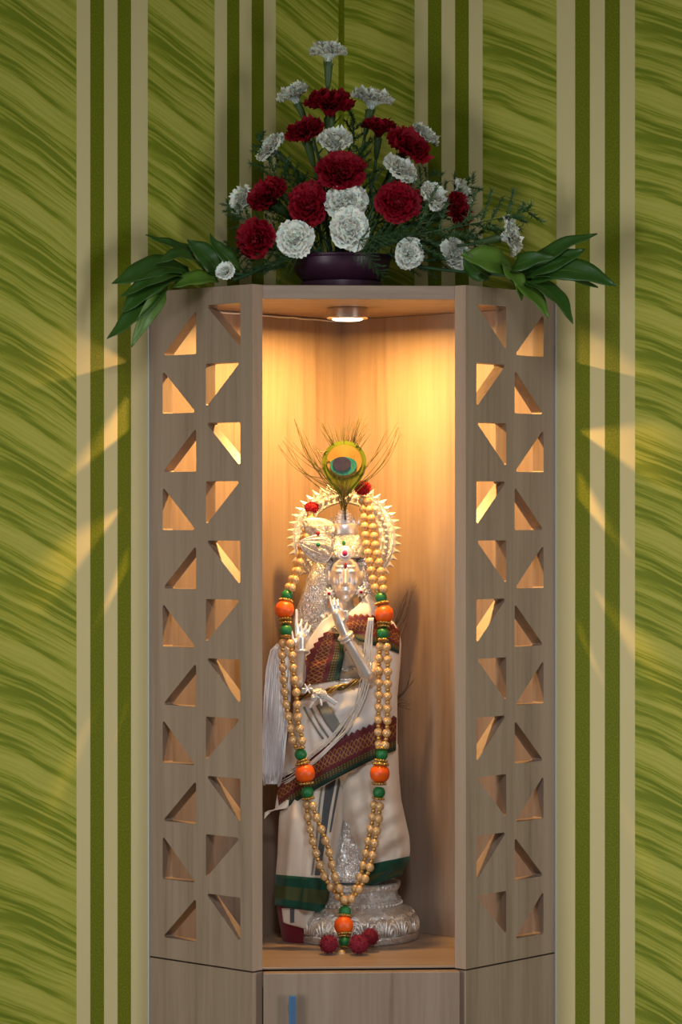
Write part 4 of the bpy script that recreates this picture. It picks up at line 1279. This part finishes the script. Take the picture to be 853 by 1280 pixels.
GREEN = round_bead(M['green_bead'], 'green_bead'); ORANGE = round_bead(M['orange_bead'], 'orange_bead')
s_ = MB(); pr = []
s_.lathe([(.4, -.25), (.92, -.22), (1, -.1), (1, .1), (.92, .22), (.4, .25)], n=20)
for k in range(14):
    a_ = 2 * pi * k / 14; s_.ell((cos(a_), sin(a_), 0), (.2, .2, .24), None, 6, 4)
RING = s_.mesh('gold_ring', M['gold'])
def axis_q(a, b): return (Vector(b) - Vector(a)).to_track_quat('Z', 'Y')
def cluster(seq):
    """seq of (kind, x, y, radius px)"""
    for i, (kd, x, y, r_) in enumerate(seq):
        x2, y2 = seq[i + 1][1:3] if i + 1 < len(seq) else (x, y); x1, y1 = seq[i - 1][1:3] if i else (x, y)
        q = axis_q(gp(x1, y1), gp(x2, y2)); rr = r_ * kg
        me = {'g': GREEN, 'o': ORANGE, 'r': RING}[kd]; nm = {'g': 'green_bead', 'o': 'orange_bead', 'r': 'gold_ring'}[kd]
        put(nm, me, gp(x, y), ga, q, rr)
strings = MB()
def strand(path, dy=0.0, step=15.3, start=6.0, r_=5.4, sr=3.0, last=True):
    pts = spline([gp(x, y, dy) for x, y in path], 10)
    strings.tube(pts, .0005, 5)
    for c in sample(pts, step * kg, start * kg): put('pearl', PEARL, c, ga, None, (r_ * kg, r_ * kg, r_ * kg * 1.04))
    for c in sample(pts, step * kg, (start + step / 2) * kg): put('spacer_bead', SPACER, c, ga, None, sr * kg)
strand([(389, 640), (386, 652), (378, 678), (374, 700), (366, 722), (359, 738)], .0, 11.0, 3, 5.2, 3.2)
strand([(391, 642), (384, 668), (378, 692), (373, 712), (367, 730), (363, 739)], -.005, 11.5, 8, 5.2, 3.0)
cluster([('g', 359, 744.5, 7.6), ('r', 357.5, 751, 8), ('o', 356, 762, 12), ('r', 356.5, 774, 7.5), ('r', 357, 779, 6.5), ('g', 357.5, 788, 7.8), ('r', 357.5, 795.5, 5.5)])
strand([(354, 798), (353, 820), (355, 850), (358, 880), (363, 905), (367, 925), (371, 936)], .002)
strand([(361, 797), (365, 815), (367, 840), (371, 870), (373, 900), (377, 920), (378, 936)], -.004, start=8)
cluster([('r', 375, 935, 6), ('g', 376, 943, 7.6), ('r', 378, 950.5, 6.5), ('r', 379, 954, 8), ('o', 381.5, 966.5, 12.6), ('r', 383.5, 979, 8), ('g', 384.5, 990.5, 7.8), ('r', 385.5, 998, 7)])
strand([(384, 1000), (385, 1022), (391, 1050), (398, 1076), (407, 1098), (418, 1114), (428, 1127)], .002)
strand([(389, 1000), (396, 1022), (404, 1042), (412, 1066), (417, 1090), (424, 1110), (432, 1128)], -.005, start=8)
strand([(452, 619), (456, 648), (457, 668), (460, 690), (464, 712), (468, 732), (473, 742)], .0, 11.6, 7, 5.6, 3.0)
strand([(458, 619), (463, 640), (467, 664), (470, 685), (475, 708), (479, 730), (480, 742)], -.004, 11.6, 9, 5.6, 3.0)
cluster([('g', 476.5, 747.5, 7.6), ('r', 478, 754.5, 8), ('o', 480.5, 768, 12), ('r', 480, 779, 8), ('r', 479.5, 783, 7), ('g', 479, 792, 7.8), ('r', 479, 800, 6)])
strand([(476, 802), (474, 830), (474, 870), (473, 910), (474, 936)], .002)
strand([(483, 802), (485, 830), (485, 870), (484, 910), (481, 936)], -.002, start=7)
cluster([('r', 477.5, 935, 7), ('g', 477.5, 943, 7.8), ('r', 476.5, 950.5, 7.5), ('r', 476, 955, 9), ('o', 475, 967, 12.4), ('r', 474.5, 979.5, 8), ('g', 474, 990.5, 7.8), ('r', 473, 998, 7)])
strand([(468, 1000), (466, 1024), (461, 1050), (456, 1075), (449, 1100), (441, 1118), (434, 1127)], .002)
strand([(476, 1000), (473, 1028), (469, 1052), (464, 1080), (456, 1100), (445, 1118), (434, 1128)], -.004, start=8)
cluster([('r', 432, 1131, 5), ('g', 431.5, 1139.5, 7.6), ('r', 431, 1145, 7), ('o', 430, 1157, 12), ('r', 431, 1167.5, 7.5), ('r', 431, 1171, 6.5), ('g', 431, 1177.5, 7), ('r', 430.5, 1184, 4)])
put('pearl', PEARL, gp(427.5, 1192), ga, None, 5 * kg)
strings.build('string', M['goldbead'], ga)
def pompom(seed):
    rnd = random.Random(seed); s_ = MB(); s_.ell((0, 0, 0), (.82, .82, .82), None, 16, 10)
    for k in range(420):
        z = 1 - 2 * (k + .5) / 420; a_ = k * 2.39996; r_ = sqrt(1 - z * z); d_ = Vector((r_ * cos(a_), r_ * sin(a_), z))
        d2 = (d_ + Vector((rnd.gauss(0, .16), rnd.gauss(0, .16), rnd.gauss(0, .16)))).normalized()
        sd = d_.orthogonal().normalized() * .06; u_ = d_.cross(sd.normalized()) * .06
        s_.add([d_ * .74 + sd, d_ * .74 - sd * .5 + u_, d_ * .74 - sd * .5 - u_, d2 * rnd.uniform(.92, 1.10)], [(0, 1, 3), (1, 2, 3), (2, 0, 3)])
    return s_
PR = pompom(1).mesh('pompom', M['pom_red'], smooth=False); PM = pompom(2).mesh('pompom', M['pom_maroon'], smooth=False)
put('pompom', PR, gp(390, 634.5), ga, None, (10.5 * kg, 10 * kg, 8.5 * kg))['label'] = 'red wool pompom at the garland end'
put('pompom', PR, gp(453.5, 610), ga, Quaternion((1, 0, 0), 1), (12.5 * kg, 11 * kg, 10 * kg))['label'] = 'red wool pompom at the garland end'
for x, y, Y, r_ in ((411, 1187, 3.712, 13), (449, 1187, 3.708, 13.5), (463, 1178, 3.735, 12)):
    rr = r_ * 3.72 / F; c = P(x, y, Y); c.z = max(c.z, SH + rr * .98)
    if r_ == 12: c.z = SH + rr * 1.55
    o = put('pompom', PM, c, ga, Quaternion((.3, .5, .8), x), rr); o['label'] = 'maroon wool pompom resting on the shelf'
    if r_ > 12:
        w_ = MB(); w_.ell(c + Vector((-.002 + .001 * (x > 420), -rr * .93, .002)), (.0022, .0016, .0030), None, 8, 6); w_.build('white_knot', M['thread'], o)
